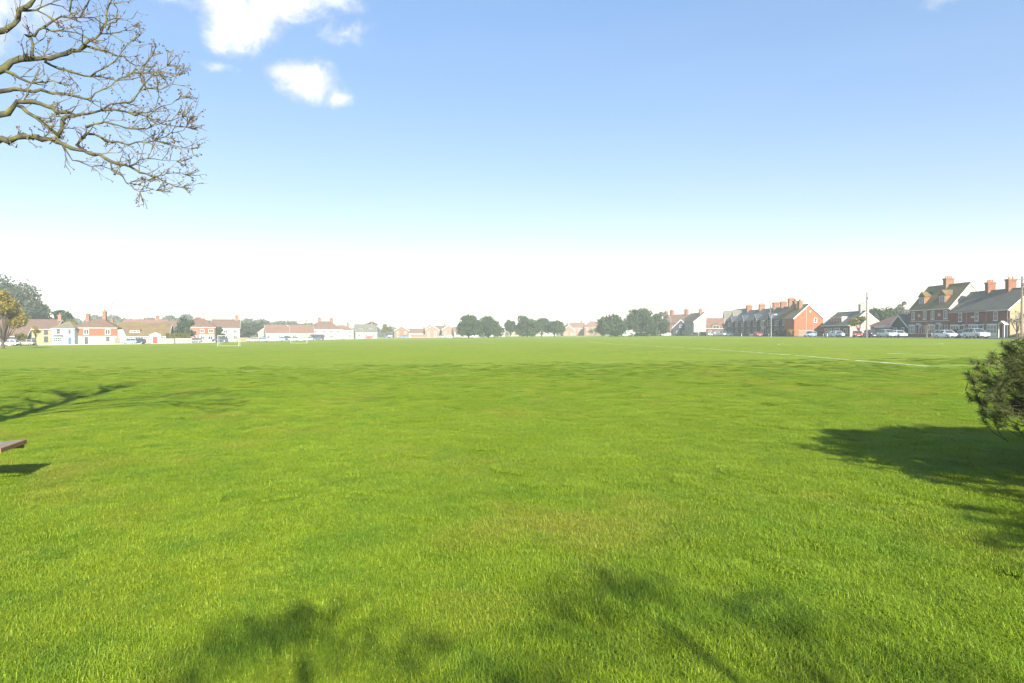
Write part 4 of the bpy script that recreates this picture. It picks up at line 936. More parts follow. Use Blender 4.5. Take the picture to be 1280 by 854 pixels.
def tree(name, label, x, y, h, w, seed, leaf, n=5000, ls=.26, trunk_h=.25, cone=False, lobes=16, cat='tree', group=None, lift=.0, flat=.55, bark=None, depth=None, skirt=False):
    rs = np.random.RandomState(seed); t = empty(name, x, y, None, rs.rand() * 6.28 if depth is None else 0, label, cat, group)
    rc = w / 2; z0 = h * trunk_h; hc = h - z0
    C = []; Rr = []
    for i in range(lobes):
        if cone:
            f = (i + .5) / lobes; zz = z0 + hc * f; rr = rc * (1 - f)**.8 * .55 + .12 * rc; a = rs.rand() * 6.28; q = rr * .8
            C.append((q*math.cos(a), q*math.sin(a), zz)); Rr.append(rr * rs.uniform(.7, 1.1))
        else:
            d = rand_unit(rs, 1)[0]; d[2] = abs(d[2]) * 1.1 - .28; q = rs.uniform(.45, .80)
            C.append((d[0]*rc*q, d[1]*rc*q, z0 + hc*(.42 + d[2]*flat*q))); Rr.append(rc * (rs.uniform(.20, .37) if skirt else rs.uniform(.26, .44)))
    C = np.array(C); Rr = np.array(Rr)
    if not cone:
        top = (C[:, 2] + Rr * .8).max(); C[:, 2] = z0 + (C[:, 2] - z0) * (h - z0 - Rr.max()*.6) / max(.1, (C[:, 2].max() - z0))
        if skirt:
            for i in range(8):
                a = 6.283*i/8 + rs.rand()*.5; q = rc*rs.uniform(.55, .8); C = np.vstack([C, [(q*math.cos(a), q*math.sin(a), h*rs.uniform(.16, .36))]]); Rr = np.append(Rr, rc*rs.uniform(.2, .36))
            lobes = len(C)
    tb = MB(); tr = max(.08, h * .026)
    tb.tube([(0, 0, -.4), (0, 0, .2), (rs.normal(0, .05)*h*.3, rs.normal(0, .05)*h*.3, z0), (0, 0, z0 + hc*.45), (0, 0, z0 + hc*(.9 if cone else .62))], [tr*1.4, tr*1.1, tr*.9, tr*.6, tr*.15], 8)
    for c in C[:min(lobes, 14)]:
        s_ = Vector((0, 0, z0 * rs.uniform(.75, 1.1) if not cone else c[2] - .1)); e_ = Vector(c); m_ = (s_ + e_)/2 + Vector((0, 0, -.05*h*(0 if cone else 1)))
        tb.tube([s_, m_, e_], [tr*.5, tr*.34, tr*.12], 5)
    tb.build('trunk', bark or M_BARK, t, smooth=True)
    k = rs.choice(lobes, n, p=Rr**2 / (Rr**2).sum())
    d = rand_unit(rs, n); rad = Rr[k] * (rs.rand(n) ** .33) * rs.uniform(.75, 1.12, n)
    p = C[k] + d * rad[:, None] * np.array([1, 1, .8])
    # leaves gathered in sprays
    p += rs.normal(0, .30, (n, 3)) * w * .06
    ok = p[:, 2] > z0 * .55; p = p[ok]; d = d[ok]; n = len(p)
    nn = d * .7 + rand_unit(rs, n); nn /= np.linalg.norm(nn, axis=1)[:, None]
    u = np.cross(nn, rand_unit(rs, n)); u /= np.linalg.norm(u, axis=1)[:, None]; v = np.cross(nn, u)
    s = ls * rs.uniform(.55, 1.25, n)
    tint = np.clip(rs.normal(.5, .22, n) + .15 * np.sin(k[ok] * 2.3), 0, 1)
    quads_np('crown', leaf, p, u * s[:, None], v * (s * .62)[:, None], t, tint)
    return t
G_OAK = 'evergreen oaks on the field edge'
for px, d, h, w, sd, th, fl, lab in (
        (764, 288, 9.6, 13.0, 11, .16, .55, 'round dark evergreen oak standing alone beside the taller pair'),
        (800, 292, 12.3, 14.5, 12, .16, .6, 'tallest dark evergreen oak, rising beside the round one'),
        (822, 296, 9.8, 11.0, 13, .16, .55, 'dark evergreen oak leaning over the parked white estate car'),
        (586, 300, 10.4, 10.8, 14, .14, .6, 'tall evergreen oak with a knobbly top beside the cream far house'),
        (611, 306, 9.6, 12.0, 15, .14, .5, 'broad evergreen oak with the thin street lamp before it'),
        (638, 332, 8.2, 6.0, 16, .34, .5, 'small slim evergreen oak on a bare trunk'),
        (659, 326, 10.2, 11.8, 17, .20, .55, 'large round evergreen oak beside the small slim one'),
        (677, 330, 9.0, 9.0, 18, .24, .5, 'middling evergreen oak squeezed between two larger crowns'),
        (693, 326, 7.8, 10.0, 19, .30, .42, 'flat-topped spreading evergreen oak at the end of its clump')):
    x, y = P(px, d); tree('evergreen_oak', lab, x, y, h, w*1.12, sd, L_OAK, 8500, .30, th*.4, lobes=30, skirt=(sd not in (16, 18, 19)), group=G_OAK, flat=fl + .12)
x, y = P(829, 330); tree('bare_tree', 'pale leafless tree rising behind the evergreen oaks', x, y, 11.5, 5.5, 20, L_BARE, 2600, .2, .3, lobes=10)
# left side
for px, d, h, w, sd, lf, th, lab in (
        (12, 236, 23.5, 22, 31, L_OAK2, .12, 'huge hazy grey-green tree towering over the garages'),
        (36, 246, 15.5, 17, 32, L_OAK2, .12, 'hazy grey-green tree sloping down towards the cream house'),
        (53, 250, 9.5, 9, 33, L_OAK2, .15, 'small hazy grey-green tree at the foot of the tall pair')):
    x, y = P(px, d); tree('hazy_tree', lab, x, y, h, w, sd, lf, 7500, .36, th, lobes=24, flat=.75)
x, y = P(78, 214); tree('pine_tree', 'spiky dark green pine behind the pale blue house', x, y, 10.6, 6.4, 34, L_CON, 3200, .24, .2, lobes=16, flat=.8)
x, y = P(88, 210); tree('bare_tree', 'olive-brown bushy tree beside the spiky dark pine', x, y, 7.6, 5.0, 35, L_YGR, 2200, .2, .2, lobes=12)
x, y = P(4, 118); tree('yellow_tree', 'tall yellow-leaved tree beside the low dark garage block', x, y, 10.2, 7.0, 36, L_YEL, 2600, .17, .12, lobes=14, flat=.8)
x, y = P(45, 150); tree('yellow_tree', 'thin yellow sapling in front of the cream-yellow house', x, y, 4.6, 2.6, 37, L_YEL, 340, .12, .42, lobes=6)
x, y = P(26, 160); tree('yellow_shrub', 'low yellow-green bush beside the beige hatchback', x, y, 3.1, 3.0, 38, L_YGR, 900, .16, .06, lobes=8, cat='shrub')
x, y = P(231, 205); tree('conifer', 'tall sloping dark green conifer between two brown roofs', x, y, 8.0, 6.5, 39, L_CON, 3000, .24, .05, lobes=14, flat=.8)
x, y = P(275.5, 214); tree('conifer', 'clipped dark conifer beside the white house with the end chimney', x, y, 4.8, 2.9, 40, L_CON, 2200, .2, .05, lobes=10, flat=.8)
for px, d, h, w, sd, lab in ((306, 262, 6.8, 9, 41, 'grey-green bushy tree left of the leafless pair by the hall'), (322, 300, 8.6, 10, 42, 'hazy leafless tree behind the small white gabled house'), (291, 250, 3.6, 4.0, 43, 'dark green shrub under the low white house'), (404.5, 322, 7.5, 7, 44, 'hazy brown tree behind the twin chimneys')):
    x, y = P(px, d); tree('bushy_tree', lab, x, y, h, w, sd, L_OAK2 if sd != 43 else L_CON, 2400, .26, .15, lobes=12)
x, y = P(484, 400); tree('bushy_tree', 'brownish bare tree between the white side gable and the orange brick gable', x, y, 8.0, 7.5, 45, L_YGR, 2000, .26, .15, lobes=12)
x, y = P(465, 392); tree('bushy_tree', 'dark hazy tree behind the steep slate-roofed house', x, y, 10.0, 11.0, 46, L_OAK, 2600, .3, .15, lobes=12)
# right side
for px, d, h, w, sd, lf, lab in ((1097, 205, 8.2, 10, 51, L_OAK, 'green leafy tree behind the orange brick garage'), (1108, 218, 8.8, 11, 52, L_OAK, 'bushy green tree behind the carport'), (1122, 230, 8.0, 10, 53, L_OAK2, 'grey-green tree behind the dark boarded bungalow'), (1127, 250, 12.0, 5, 54, L_BARE, 'thin bare tree rising left of the tall brick houses')):
    x, y = P(px, d); tree('leafy_tree', lab, x, y, h, w, sd, lf, 4200, .26, .15, lobes=16)
x, y = P(1074, 152); tree('yellow_tree', 'small round yellow-green tree behind the telegraph pole and red car', x, y, 5.0, 4.2, 55, L_YGR, 1500, .13, .32, lobes=10)
x, y = P(1158.5, 128); tree('sapling', 'staked sapling with a few rusty leaves and a pale trunk', x, y, 2.7, 1.2, 56, L_ORG, 120, .08, .42, lobes=5, bark=M_WOOD)
for px, d, h, w, sd, lf, lab in ((978, 203, 1.9, 3.2, 61, L_OAK, 'dark green garden shrub before the dark terrace'), (988.5, 193, 2.0, 2.2, 62, L_YEL, 'clipped yellow-green shrub beside the orange-red end house'), (968, 206, 1.7, 2.6, 63, L_CON, 'low dark conifer shrub right of the street lamp'), (1196, 133, 1.6, 2.4, 64, L_YGR, 'small yellowish garden shrub beside the white estate car'), (866, 298, 5.4, 5.0, 65, L_YGR, 'bare yellow shrub before the dark green gabled house'), (1209, 131, 1.3, 2.0, 66, L_OAK, 'small dark garden shrub under the cottage window'), (743, 420, 5.0, 8.0, 67, L_YGR, 'yellowish bare shrub before the far hip-roofed house')):
    x, y = P(px, d); tree('garden_shrub', lab, x, y, h, w, sd, lf, 900 if h < 3 else 1800, .13 if h < 3 else .2, .04, lobes=9, cat='shrub')
x, y = P(1271, 112); tree('bare_shrub', 'leafless shrub against the sunlit cream gable end', x, y, 4.6, 3.4, 68, L_BARE, 420, .09, .25, lobes=12)
# hedge over the white wall
def hedge(label, a, b, h, w, seed, leaf, n=3000):
    rs = np.random.RandomState(seed); d = Vector((*b, 0)) - Vector((*a, 0)); o = empty('hedge', a[0], a[1], None, math.atan2(d.y, d.x), label, 'hedge'); L = d.length
    q = rs.randint(0, 3, n); p = np.stack([rs.rand(n)*L, (rs.rand(n) - .5)*w, rs.rand(n)*h], 1)
    p[q == 0, 2] = h + rs.normal(0, .06, (q == 0).sum()); p[q == 1, 1] = -w/2 + rs.normal(0, .05, (q == 1).sum())
    nn = rand_unit(rs, n); u = np.cross(nn, rand_unit(rs, n)); u /= np.linalg.norm(u, axis=1)[:, None]; v = np.cross(nn, u); s = .16*rs.uniform(.6, 1.2, n)
    quads_np('foliage', leaf, p, u*s[:, None], v*(s*.7)[:, None], o, np.clip(rs.normal(.5, .2, n), 0, 1))
    st = MB()
    for i in range(max(3, int(L))): st.tube([((i + .5)*L/max(3, int(L)), 0, -.2), ((i + .5)*L/max(3, int(L)), .05, h*.8)], [.05, .02], 5)
    st.build('stems', M_BARK, o)
hedge('clipped green hedge above the low white garden wall', P(208, 193.5), P(238, 195.5), 2.7, 1.4, 71, L_YGR)
hedge('dark green hedge before the hall, behind parked cars', P(300, 254), P(312, 256), 2.0, 1.2, 72, L_CON)

# far woods: one hazy mass on the skyline
def woods(name, label, segs, seed, leaf, n, base=0):
    rs = np.random.RandomState(seed); PT = []
    for px0, px1, d, ytop in segs:
        k = max(2, int((px1 - px0) / 7))
        for i in range(k):
            px = px0 + (px1 - px0) * (i + rs.rand()) / k; dd = d * rs.uniform(.97, 1.06); x, y = P(px, dd)
            ht = (HOR - ytop) * dd / F + 1.6 - gz(x); ht *= rs.uniform(.82, 1.06); r = rs.uniform(3.5, 6.5)
            m = n // 60; dv = rand_unit(rs, m); q = np.array([x, y, gz(x) + ht - r*.7]) + dv * r * (rs.rand(m, 1)**.35) * np.array([1.2, 1, .75]); PT.append(q)
            m2 = m // 2; q2 = np.stack([x + rs.normal(0, r*.7, m2), y + rs.normal(0, r*.5, m2), gz(x) + rs.rand(m2) * (ht - r)], 1); PT.append(q2)
    p = np.concatenate(PT); n = len(p); nn = rand_unit(rs, n); u = np.cross(nn, rand_unit(rs, n)); u /= np.linalg.norm(u, axis=1)[:, None]; v = np.cross(nn, u); s = .75*rs.uniform(.6, 1.3, n)
    o = quads_np(name, leaf, p, u*s[:, None], v*(s*.7)[:, None], None, np.clip(rs.normal(.5, .2, n), 0, 1)); tag(o, label, 'woodland', kind='stuff')
woods('far_woodland', 'hazy grey woodland skyline behind the left-hand houses', ((60, 120, 520, 398), (110, 145, 540, 395), (130, 215, 480, 398), (205, 240, 470, 395), (240, 300, 480, 400), (295, 360, 480, 400), (355, 400, 500, 403), (395, 450, 620, 409), (450, 500, 620, 408), (500, 580, 660, 412), (-80, 60, 520, 402)), 81, L_OAK2, 16000)
woods('far_woodland', 'hazy grey woodland skyline beyond the centre and right-hand houses', ((575, 760, 700, 414), (690, 760, 660, 411), (830, 900, 520, 402), (1020, 1140, 420, 404)), 82, L_OAK2, 16000)

# ------------------------------------------------------------------ the bare tree overhanging from the left
def build_bare_tree():
    rng = random.Random(5)
    t = empty('bare_tree', -8.3, 8.0, None, 0, 'leafless lichen-covered tree reaching its gnarled branches over the field from the side', 'tree')
    org = Vector(t.location)
    mb = MB(); tw = MB(); leafp = []
    def W(px, py, d):
        px = px if px < 180 else 180 + (px - 180)*.82; py = py if py < 205 else 205 + (py - 205)*.8
        return Vector(((px - 640)/F*d, d, 1.6 + (HOR - py)/F*d)) - org
    S = [  # traced limbs: points, start and end radius in metres, depth lean
        ([(0,177),(23,173),(46,171.6),(65,174.7),(79,180),(91,186),(106,189),(120,194),(140,202.5),(164,210),(193,225),(218,236),(238,242)], .046, .006, -.2),
        ([(0,145),(12,143),(20,133),(24,128),(43,128),(61,134),(82,141),(97,146),(122,141),(129,139),(140,131),(164,129),(176,116),(185,111)], .040, .006, -.1),
        ([(95,146),(84,147),(80,152),(79,162),(74,171)], .024, .026, -.15), ([(24,133),(30,135),(44,146),(61,159),(72,168)], .022, .022, -.15),
        ([(0,116),(15,114),(53,113.4),(68,118),(85,119),(99,122),(116,124),(129,114),(140,109),(150,100),(166,93)], .030, .006, .6),
        ([(0,90),(9,87),(17,79),(29,75),(46,75),(65,75),(85,69),(102,65),(113,53),(122,50),(128,44),(135,30),(137,14),(143,-6)], .050, .006, .9),
        ([(102,65),(119,62),(132,65),(150,72),(165,80),(181,84)], .022, .005, 1.0), ([(9,90),(27,99),(41,105),(58,104),(75,105)], .026, .006, .9),
        ([(58,78),(76,87),(97,93),(116,97),(140,100),(164,101),(176,98),(185,82),(196,71)], .020, .005, 1.1),
        ([(0,43),(9,40),(21,32),(27,15),(40,9),(47,0),(60,-20)], .040, .02, .3), ([(27,15),(49,15),(61,21),(72,30)], .024, .008, .4),
        ([(43,72),(42,50),(34,46),(46,47),(58,36),(68,29),(79,23),(103,24),(120,24),(134,33)], .026, .006, .8),
        ([(58,37),(68,41),(85,41),(99,43),(113,50)], .016, .007, .9), ([(49,15),(53,12),(65,7),(80,10),(90,17)], .012, .005, .5),
        ([(106,189),(98,182),(103,175),(110,168),(120,169),(133,176),(149,178),(162,182),(178,178),(198,177),(220,181),(254,187)], .024, .004, .0),
        ([(129,139),(144,138),(164,142),(187,147),(209,156),(225,158),(246,160)], .022, .004, .2), ([(110,160),(120,156),(142,156),(164,162),(187,162),(213,153),(240,147)], .016, .004, -.2),
        ([(164,209),(187,199),(193,189),(196,178)], .011, .006, 0), ([(187,199),(209,201),(231,202)], .008, .003, 0), ([(140,203),(141,214),(164,236),(176,249)], .012, .004, -.4), ([(164,236),(185,242),(200,247)], .008, .003, -.4), ([(164,234),(187,230)], .007, .003, -.4),
        ([(187,147),(198,140),(205,122),(203,112)], .010, .004, .2), ([(168,142),(196,140),(213,133),(240,124)], .010, .004, .3), ([(185,111),(209,113),(225,107),(231,96)], .010, .004, .1), ([(176,116),(190,100),(205,90),(218,84)], .011, .004, .4),
        ([(116,97),(130,88),(146,78),(158,62),(170,52)], .014, .004, 1.0), ([(137,40),(148,30),(150,14),(146,0)], .012, .005, .9), ([(128,44),(140,44),(158,40),(168,34)], .012, .004, .9), ([(150,100),(168,92),(190,92),(208,96)], .012, .004, .6),
        ([(79,180),(85,190),(92,201),(106,205),(120,209),(140,214)], .010, .005, -.3), ([(198,177),(215,172),(232,166),(248,156)], .008, .003, 0), ([(193,225),(210,224),(228,220),(244,222)], .008, .003, -.2), ([(90,17),(92,4),(100,-8)], .012, .006, .5), ([(103,24),(112,8),(116,-6)], .014, .006, .8)]
    TR = Vector((0, 0, 0))
    limbs = []
    for pts, r0, r1, dl in S:
        w = []
        for px, py in pts:
            d = 8.2 + dl * (0.25 + .75 * max(0, px)/250) * 1.1
            w.append(W(px, py, d))
        # gnarl: subdivide and jitter
        q = [w[0]]
        for a, b in zip(w, w[1:]):
            L = (b - a).length; n = max(1, int(L / .07))
            for i in range(1, n + 1):
                p = a.lerp(b, i/n)
                if i < n: p += Vector((rng.gauss(0, .011), rng.gauss(0, .016), rng.gauss(0, .014)))
                q.append(p)
        rr = [ (r0 + (r1 - r0) * (i/(len(q)-1))**.8) * rng.uniform(.68, 1.10) for i in range(len(q))]
        if pts[0][0] <= 0:                       # carry the limb back to the trunk out of frame
            s_ = q[0]; base = Vector((0, 0, max(2.2, s_.z - 1.1 - .3*rng.random()))); m_ = base.lerp(s_, .5) + Vector((0, .12, .22))
            back = [base, base.lerp(m_, .5) + Vector((0, .05, .08)), m_, m_.lerp(s_, .5) + Vector((0, 0, .07))]
            q = back + q; rr = [rr[0]*1.3, rr[0]*1.2, rr[0]*1.1, rr[0]*1.05] + rr
        mb.tube(q, rr, 7); limbs.append((q, rr, pts[0][0] <= 0))
    def twig(p, d, L, r, lvl):
        n = max(3, int(L / .035)); q = [p]; dd = d.normalized()
        for i in range(n):
            dd = (dd + Vector((rng.gauss(0, .15), rng.gauss(0, .15), rng.gauss(.03, .15)))).normalized(); q.append(q[-1] + dd * (L/n))
        tw.tube(q, [r * (1 - .66*i/n) for i in range(n + 1)], 4 if lvl else 5, cap=False)
        if lvl < 2:
            for i in range(1, n + 1):
                if rng.random() < (.50 if lvl == 0 else .36):
                    sd = (dd + Vector((rng.gauss(0, .7), rng.gauss(0, .7), rng.gauss(.05, .7)))).normalized()
                    twig(q[i], sd, L * rng.uniform(.32, .62), r * .68, lvl + 1)
        if rng.random() < .75: leafp.append(q[-1])
        if lvl < 2 and rng.random() < .3: leafp.append(q[len(q)//2])
    for q, rr, main in limbs:
        n = len(q)
        for i in range(5 if main else 1, n):
            if q[i].x < 1.5: continue
            f = min(1.0, max(0.0, (q[i].x - 1.8) / 2.6)); pr = .62 + .34*f
            if rng.random() < pr:
                t_ = (q[min(i+1, n-1)] - q[i-1]).normalized()
                out = Vector((.7, .12, -.05 if q[i].z < 3.2 else .18))
                dd = (t_*.55 + out*.5 + Vector((rng.gauss(0, .45), rng.gauss(0, .6), rng.gauss(.05, .5))))
                twig(q[i], dd, rng.uniform(.10, .33) * (1.15 - .30*f), min(.009, max(.0055, rr[i]*.5)), 0 if rng.random() < .75 else 1)
        # a fine spray at the tip
        for k in range(4):
            t_ = (q[-1] - q[-3]).normalized(); twig(q[-1], t_ + Vector((rng.gauss(0, .4), rng.gauss(0, .5), rng.gauss(0, .35))), rng.uniform(.09, .20), .007, 0)
    # trunk and the rest of the crown, out of frame to the side and above
    mb.tube([(0, 0, -.4), (0, 0, .1), (.03, .02, 1.2), (-.05, .05, 2.4), (.02, 0, 3.6), (-.06, .1, 5.0), (.1, .15, 6.3), (.2, .3, 7.6)], [.30, .24, .20, .18, .15, .12, .08, .04], 12)
    def limb(p, d, L, r, lvl):
        n = max(4, int(L/.22)); q = [p]; dd = d.normalized()
        for i in range(n):
            dd = (dd + Vector((rng.gauss(0, .16), rng.gauss(0, .16), rng.gauss(.03, .14)))).normalized(); q.append(q[-1] + dd*(L/n))
        mb.tube(q, [r*(1 - .72*i/n) for i in range(n+1)], 6, cap=False)
        if lvl < 3:
            for i in range(1, n+1):
                if rng.random() < .62:
                    sd = (dd*.8 + Vector((rng.gauss(0, .6), rng.gauss(0, .6), rng.gauss(.1, .5)))).normalized(); limb(q[i], sd, L*rng.uniform(.3, .55), r*.55*(1 - .5*i/n), lvl+1)
    for z, az, el, L in ((2.9, 170, 30, 2.8), (3.6, 185, 32, 3.0), (4.2, 172, 30, 2.8), (4.6, 150, 35, 3.0), (5.2, 160, 45, 3.0), (5.8, 125, 55, 2.6), (6.2, 185, 50, 2.2), (6.8, 140, 70, 2.0), (5.0, 165, 28, 3.0)):
        limb(Vector((0, .05, z)), Vector((math.cos(R(az))*math.cos(R(el)), math.sin(R(az))*math.cos(R(el)), math.sin(R(el)))), L, .075, 1)
    m = bpy.data.materials.new('lichen_bark'); m.use_nodes = True; nt = m.node_tree; N = nt.nodes; Lk = nt.links; b = N['Principled BSDF']; b.inputs['Roughness'].default_value = .95; b.inputs['Specular IOR Level'].default_value = .1
    tc = N.new('ShaderNodeTexCoord'); n1 = N.new('ShaderNodeTexNoise'); n1.inputs['Scale'].default_value = 9; n1.inputs['Detail'].default_value = 5; Lk.new(tc.outputs['Object'], n1.inputs['Vector'])
    cr = N.new('ShaderNodeValToRGB'); e = cr.color_ramp.elements; e[0].position = .36; e[0].color = (.05, .042, .034, 1); e[1].position = .70; e[1].color = (.17, .14, .028, 1); k = e.new(.46); k.color = (.075, .072, .05, 1); k = e.new(.58); k.color = (.10, .10, .045, 1)
    Lk.new(n1.outputs['Fac'], cr.inputs[0]); Lk.new(cr.outputs[0], b.inputs['Base Color'])
    n2 = N.new('ShaderNodeTexNoise'); n2.inputs['Scale'].default_value = 60; Lk.new(tc.outputs['Object'], n2.inputs['Vector']); bp = N.new('ShaderNodeBump'); bp.inputs['Strength'].default_value = .6; bp.inputs['Distance'].default_value = .01; Lk.new(n2.outputs['Fac'], bp.inputs['Height']); Lk.new(bp.outputs[0], b.inputs['Normal'])
    mb.build('trunk', m, t, smooth=True)
    o = tw.build('twigs', mat('twig_bark', (.10, .085, .065), .95, (.15, .13, .055), 4), t); o['kind'] = 'stuff'
    rs = np.random.RandomState(3); lp = np.array([tuple(p) for p in leafp]); sel = rs.rand(len(lp)) < .8; lp = lp[sel]
    lp = np.concatenate([lp, lp + rs.normal(0, .012, lp.shape)]); n = len(lp); u = rand_unit(rs, n); v = np.cross(u, rand_unit(rs, n)); v /= np.linalg.norm(v, axis=1)[:, None]; s = .0075*rs.uniform(.6, 1.5, n)
    o = quads_np('buds', leaf_mat('bud', (.10, .06, .06), (.20, .13, .10), .2), lp, u*s[:, None], v*(s*.8)[:, None], t, rs.rand(n)); o['kind'] = 'stuff'
build_bare_tree()

# ------------------------------------------------------------------ young pines at the right and behind
N_PINE = leaf_mat('pine_needle', (.042, .066, .020), (.145, .175, .046), .28, .45, (.22, .18, .07))
def pine(label, x, y, h, rad, seed, shoots, needles, nl=.085, name='pine', keep=None, low=.55, dense=1.0, group=None, whorl=7, dome=0):
    """Spreading pine: whorled limbs carrying bottle-brush shoots of needles."""
    rs = np.random.RandomState(seed); rng = random.Random(seed); t = empty(name, x, y, None, 0, label, 'pine tree', group)
    wood = MB(); wood.tube([(0, 0, -.3), (0, 0, .3), (.03, 0, h*.5), (0, .02, h*.93)], [.10, .08, .055, .02], 8)
    sh = []                      # shoots: base, direction, length
    nl_ = 9
    limbs = []
    ph = [rng.uniform(0, 6.28) for _ in range(6)]
    def env(a, z):               # outline of a dense rounded bush
        f = max(0, min(1, (z - low) / (h - low))); lob = .86 + .07*math.sin(3*a + ph[0] + 3*f) + .05*math.sin(7*a + ph[1] - 5*f) + .05*math.sin(11*a + 6*z + ph[2]) + .04*math.sin(17*a - 9*z + ph[3])
        return rad * lob * (1 - f**2.4)**.6
    for _ in range(dome):
        a = rng.uniform(0, 6.283); z = low + (h - low) * rng.random()**.9; r_ = env(a, z) * (1 - .38*rng.random()**1.7)
        b = Vector((math.cos(a)*r_, math.sin(a)*r_, z + rng.gauss(0, .04)))
        sd = Vector((math.cos(a)*.75 + rng.gauss(0, .4), math.sin(a)*.75 + rng.gauss(0, .4), rng.gauss(.45, .4))).normalized(); sl_ = rng.uniform(.10, .22); b -= sd*sl_
        sh.append((b, sd, sl_)); wood.tube([b - sd*.10 - Vector((b.x, b.y, 0)).normalized()*.06, b, b + sd*sl_], [.0035, .0035, .002], 4, cap=False)
    for k in range(nl_):
        f = k / (nl_ - 1); z = low + (h*(.70 if dome else .88) - low)*f; nw = whorl if f < .8 else 5; L = rad * (1 - f**2.6 * .8)
        for j in range(nw):
            a = 6.283*(j + rng.random()*.8)/nw + k*1.1; el = rng.uniform(-.05, .30) + f*.45; LL = L*rng.uniform(.72, 1.06)
            if dome: LL = min(LL, env(a, z + .2)*.78); el = min(el, .12)
            p = Vector((0, 0, z)); d = Vector((math.cos(a)*math.cos(el), math.sin(a)*math.cos(el), math.sin(el))); n = 7; q = [p]
            for i in range(n):
                d = (d + Vector((rng.gauss(0, .09), rng.gauss(0, .09), rng.gauss(.02, .08)))).normalized(); q.append(q[-1] + d*(LL/n))
            wood.tube(q, [.026*(1 - .8*i/n) + .004 for i in range(n+1)], 5, cap=False); limbs.append(q)
            for i in range(2, n+1):
                m = rng.choice((2, 3, 3)) + (2 if i > 4 else 0) if i < n else 6
                for _ in range(m):
                    sd = (d*.8 + Vector((rng.gauss(0, .6), rng.gauss(0, .6), rng.gauss(.25, .45)))).normalized(); sl_ = rng.uniform(.14, .34)*(1 if i < n else .8)
                    b = q[i]; e_ = b + sd*sl_; wood.tube([b, e_], [.006, .003], 4, cap=False); sh.append((b, sd, sl_))
                    if rng.random() < .5*dense:
                        s2 = (sd + Vector((rng.gauss(0, .6), rng.gauss(0, .6), rng.gauss(.1, .5)))).normalized(); b2 = b + sd*sl_*.5; sh.append((b2, s2, sl_*.7)); wood.tube([b2, b2 + s2*sl_*.7], [.005, .003], 4, cap=False)
    for _ in range(6): sh.append((Vector((0, 0, h*.86)), Vector((rng.gauss(0, .35), rng.gauss(0, .35), 1)).normalized(), .3))
    wood.build('trunk', mat('pine_bark', (.085, .058, .04), .9, (.06, .045, .032), 12), t, smooth=True)
    # needles: slim triangles pointing out and forward from each shoot
    B = np.array([tuple(b) for b, d, l in sh]); D = np.array([tuple(d) for b, d, l in sh]); Ln = np.array([l for b, d, l in sh])
    k = np.repeat(np.arange(len(sh)), needles); n = len(k); s = rs.rand(n)**.8
    base = B[k] + D[k]*(Ln[k]*(.15 + .85*s))[:, None]
    r = rand_unit(rs, n); r -= (r*D[k]).sum(1)[:, None]*D[k]; r /= np.linalg.norm(r, axis=1)[:, None]
    dirn = r*rs.uniform(.6, 1.0, n)[:, None] + D[k]*rs.uniform(.35, 1.0, n)[:, None]; dirn /= np.linalg.norm(dirn, axis=1)[:, None]
    ln = nl*rs.uniform(.65, 1.2, n); wv = np.cross(dirn, rand_unit(rs, n)); wv /= np.linalg.norm(wv, axis=1)[:, None]; wv *= .0026
    V = np.empty((n, 3, 3)); V[:, 0] = base - wv; V[:, 1] = base + wv; V[:, 2] = base + dirn*ln[:, None]
    me = bpy.data.meshes.new('needles'); me.vertices.add(3*n); me.vertices.foreach_set('co', V.reshape(-1)); me.loops.add(3*n); me.loops.foreach_set('vertex_index', np.arange(3*n, dtype=np.int32))
    me.polygons.add(n); me.polygons.foreach_set('loop_start', np.arange(0, 3*n, 3, dtype=np.int32)); me.polygons.foreach_set('loop_total', np.full(n, 3, dtype=np.int32))
    tint = np.clip(rs.normal(.45, .2, n) + (rs.rand(len(sh))[k] - .5)*.3 + (rs.rand(n) > .97)*.5, 0, 1); a = me.attributes.new('tint', 'FLOAT', 'POINT'); a.data.foreach_set('value', np.repeat(tint, 3).astype(np.float32))
    me.update(); me.validate(); me.materials.append(N_PINE); o = bpy.data.objects.new('needles', me); COL.objects.link(o); o.parent = t; o['kind'] = 'stuff'
    return t
G_PINE = 'young pines on the near edge of the field'
pine('low bushy young pine at the edge of the field, its needles over the grass', 7.10, 6.35, 1.86, 2.74, 101, 0, 95, group=G_PINE, whorl=6, low=.64, dome=3300)
pine('second young pine whose shadow falls beside that of the low bushy one', 5.5, 2.2, 1.7, 2.0, 102, 0, 24, .09, group=G_PINE, dome=400)
pine('young pine whose small rounded shadow patch lies on the near grass', 1.25, -3.9, 3.95, 1.9, 103, 0, 18, .10, group=G_PINE, low=1.6, whorl=4, dome=480)
pine('young pine whose broad streaky shadow lies on the near grass', 3.2, -3.9, 4.15, 2.2, 104, 0, 18, .10, group=G_PINE, low=1.6, whorl=4, dome=560)

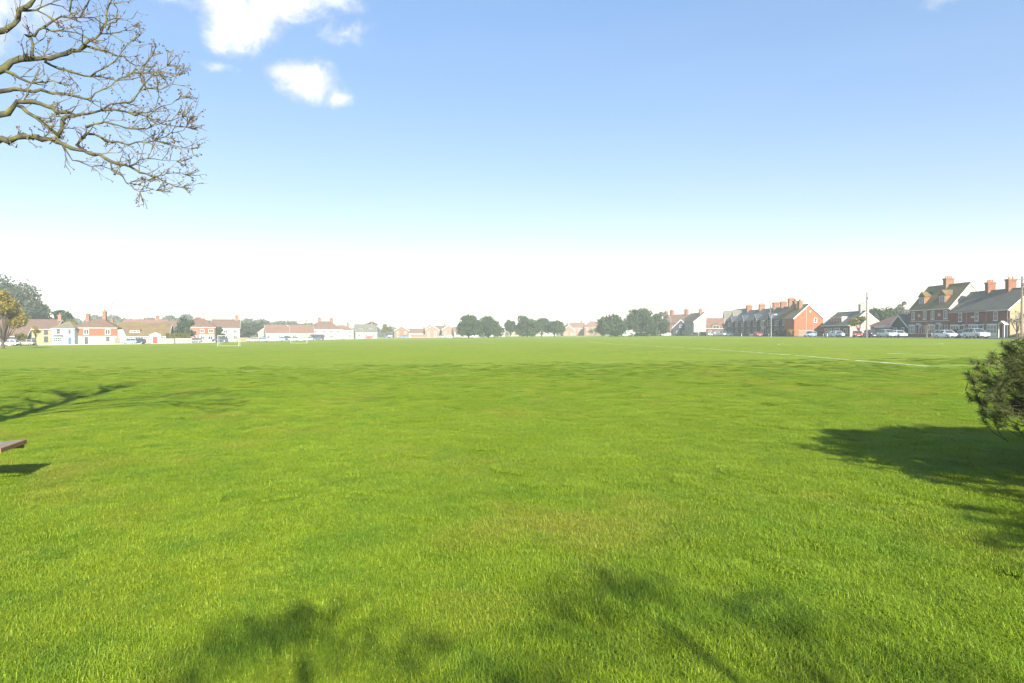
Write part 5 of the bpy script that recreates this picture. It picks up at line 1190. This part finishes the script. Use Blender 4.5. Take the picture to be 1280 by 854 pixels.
# ------------------------------------------------------------------ bench, gull
def bench():
    b = empty('slatted_bench', -5.50, 7.45, None, R(15), 'weathered slatted wooden bench with an orange-brown edge on the grass', 'bench')
    M_EDGE = mat('orange_stained_wood', (.27, .15, .075), .7, (.21, .12, .06), 6)
    for k in range(4):
        y0 = -.30 + .155*k
        MB().box(-1.75, -.13, y0, y0 + .125, .415, .45).build('slat', M_WOOD, b)
    MB().box(-.128, -.002, -.305, .32, .41, .452).build('end_board', M_WOOD, b)
    MB().box(0, .03, -.31, .325, .412, .456).build('edge_board', M_EDGE, b); MB().box(-1.75, -.003, .322, .35, .36, .44).build('apron', M_EDGE, b)
    for xx in (-.32, -1.6):
        for yy in (-.25, .22): MB().box(xx - .04, xx + .04, yy - .04, yy + .04, -.15, .408).build('leg', M_WOOD, b)
        MB().box(xx - .03, xx + .03, -.208, .178, .12, .19).build('stretcher', M_WOOD, b)
bench()
def gull():
    x = (141 - 640)/F*150; g = empty('gull', x, 150, 1.6 + (HOR - 380)/F*150, R(20), 'gull gliding low over the houses with spread wings', 'bird')
    pts = [(-.28, 0, 0), (-.2, 0, .01), (0, 0, .0), (.2, 0, .02), (.28, 0, .03), (.34, 0, .02)]
    mb = MB().tube(pts, [.01, .05, .085, .06, .05, .012], 8)
    for s_ in (-1, 1):
        st = [(0, .06, .03, .11), (0, .3, .13, .10), (-.02, .55, .12, .07), (-.08, .78, .03, .012)]
        v = []
        for cx_, yy, zz, ch in st: v += [(cx_ + ch, s_*yy, zz), (cx_ - ch, s_*yy, zz - .01), (cx_, s_*yy, zz + .018)]
        f = []
        for i in range(3):
            a = 3*i; f += [(a, a+3, a+5, a+2), (a+2, a+5, a+4, a+1), (a+1, a+4, a+3, a)]
        f += [(0, 2, 1), (9, 10, 11)]; mb.add(v, f)
    mb.add([(-.24, -.02, .01), (-.24, .02, .01), (-.42, .07, .0), (-.42, -.07, 0)], [(0, 1, 2, 3)])
    mb.build('body', mat('gull_plumage', (.40, .41, .43), .8, (.30, .31, .33), 6), g, smooth=True)
    MB().tube([(.33, 0, .02), (.40, 0, .005)], [.018, .004], 6).build('beak', mat('beak', (.55, .38, .05), .6), g)
gull()

# ------------------------------------------------------------------ haze in the air
hz = MB().box(-2100, 2100, -320, 2300, -4.6, 30).build('haze', None); tag(hz, kind='stuff')
def haze_mat():
    m = bpy.data.materials.new('haze'); m.use_nodes = True; nt = m.node_tree; N = nt.nodes
    for n in list(N):
        if n.type != 'OUTPUT_MATERIAL': N.remove(n)
    v = N.new('ShaderNodeVolumePrincipled'); v.inputs['Density'].default_value = HAZE; v.inputs['Color'].default_value = (.90, .95, 1.0, 1); v.inputs['Anisotropy'].default_value = 0.0
    nt.links.new(v.outputs[0], N['Material Output'].inputs['Volume'])
    return m
HAZE = 0.0006
hz.data.materials.append(haze_mat())
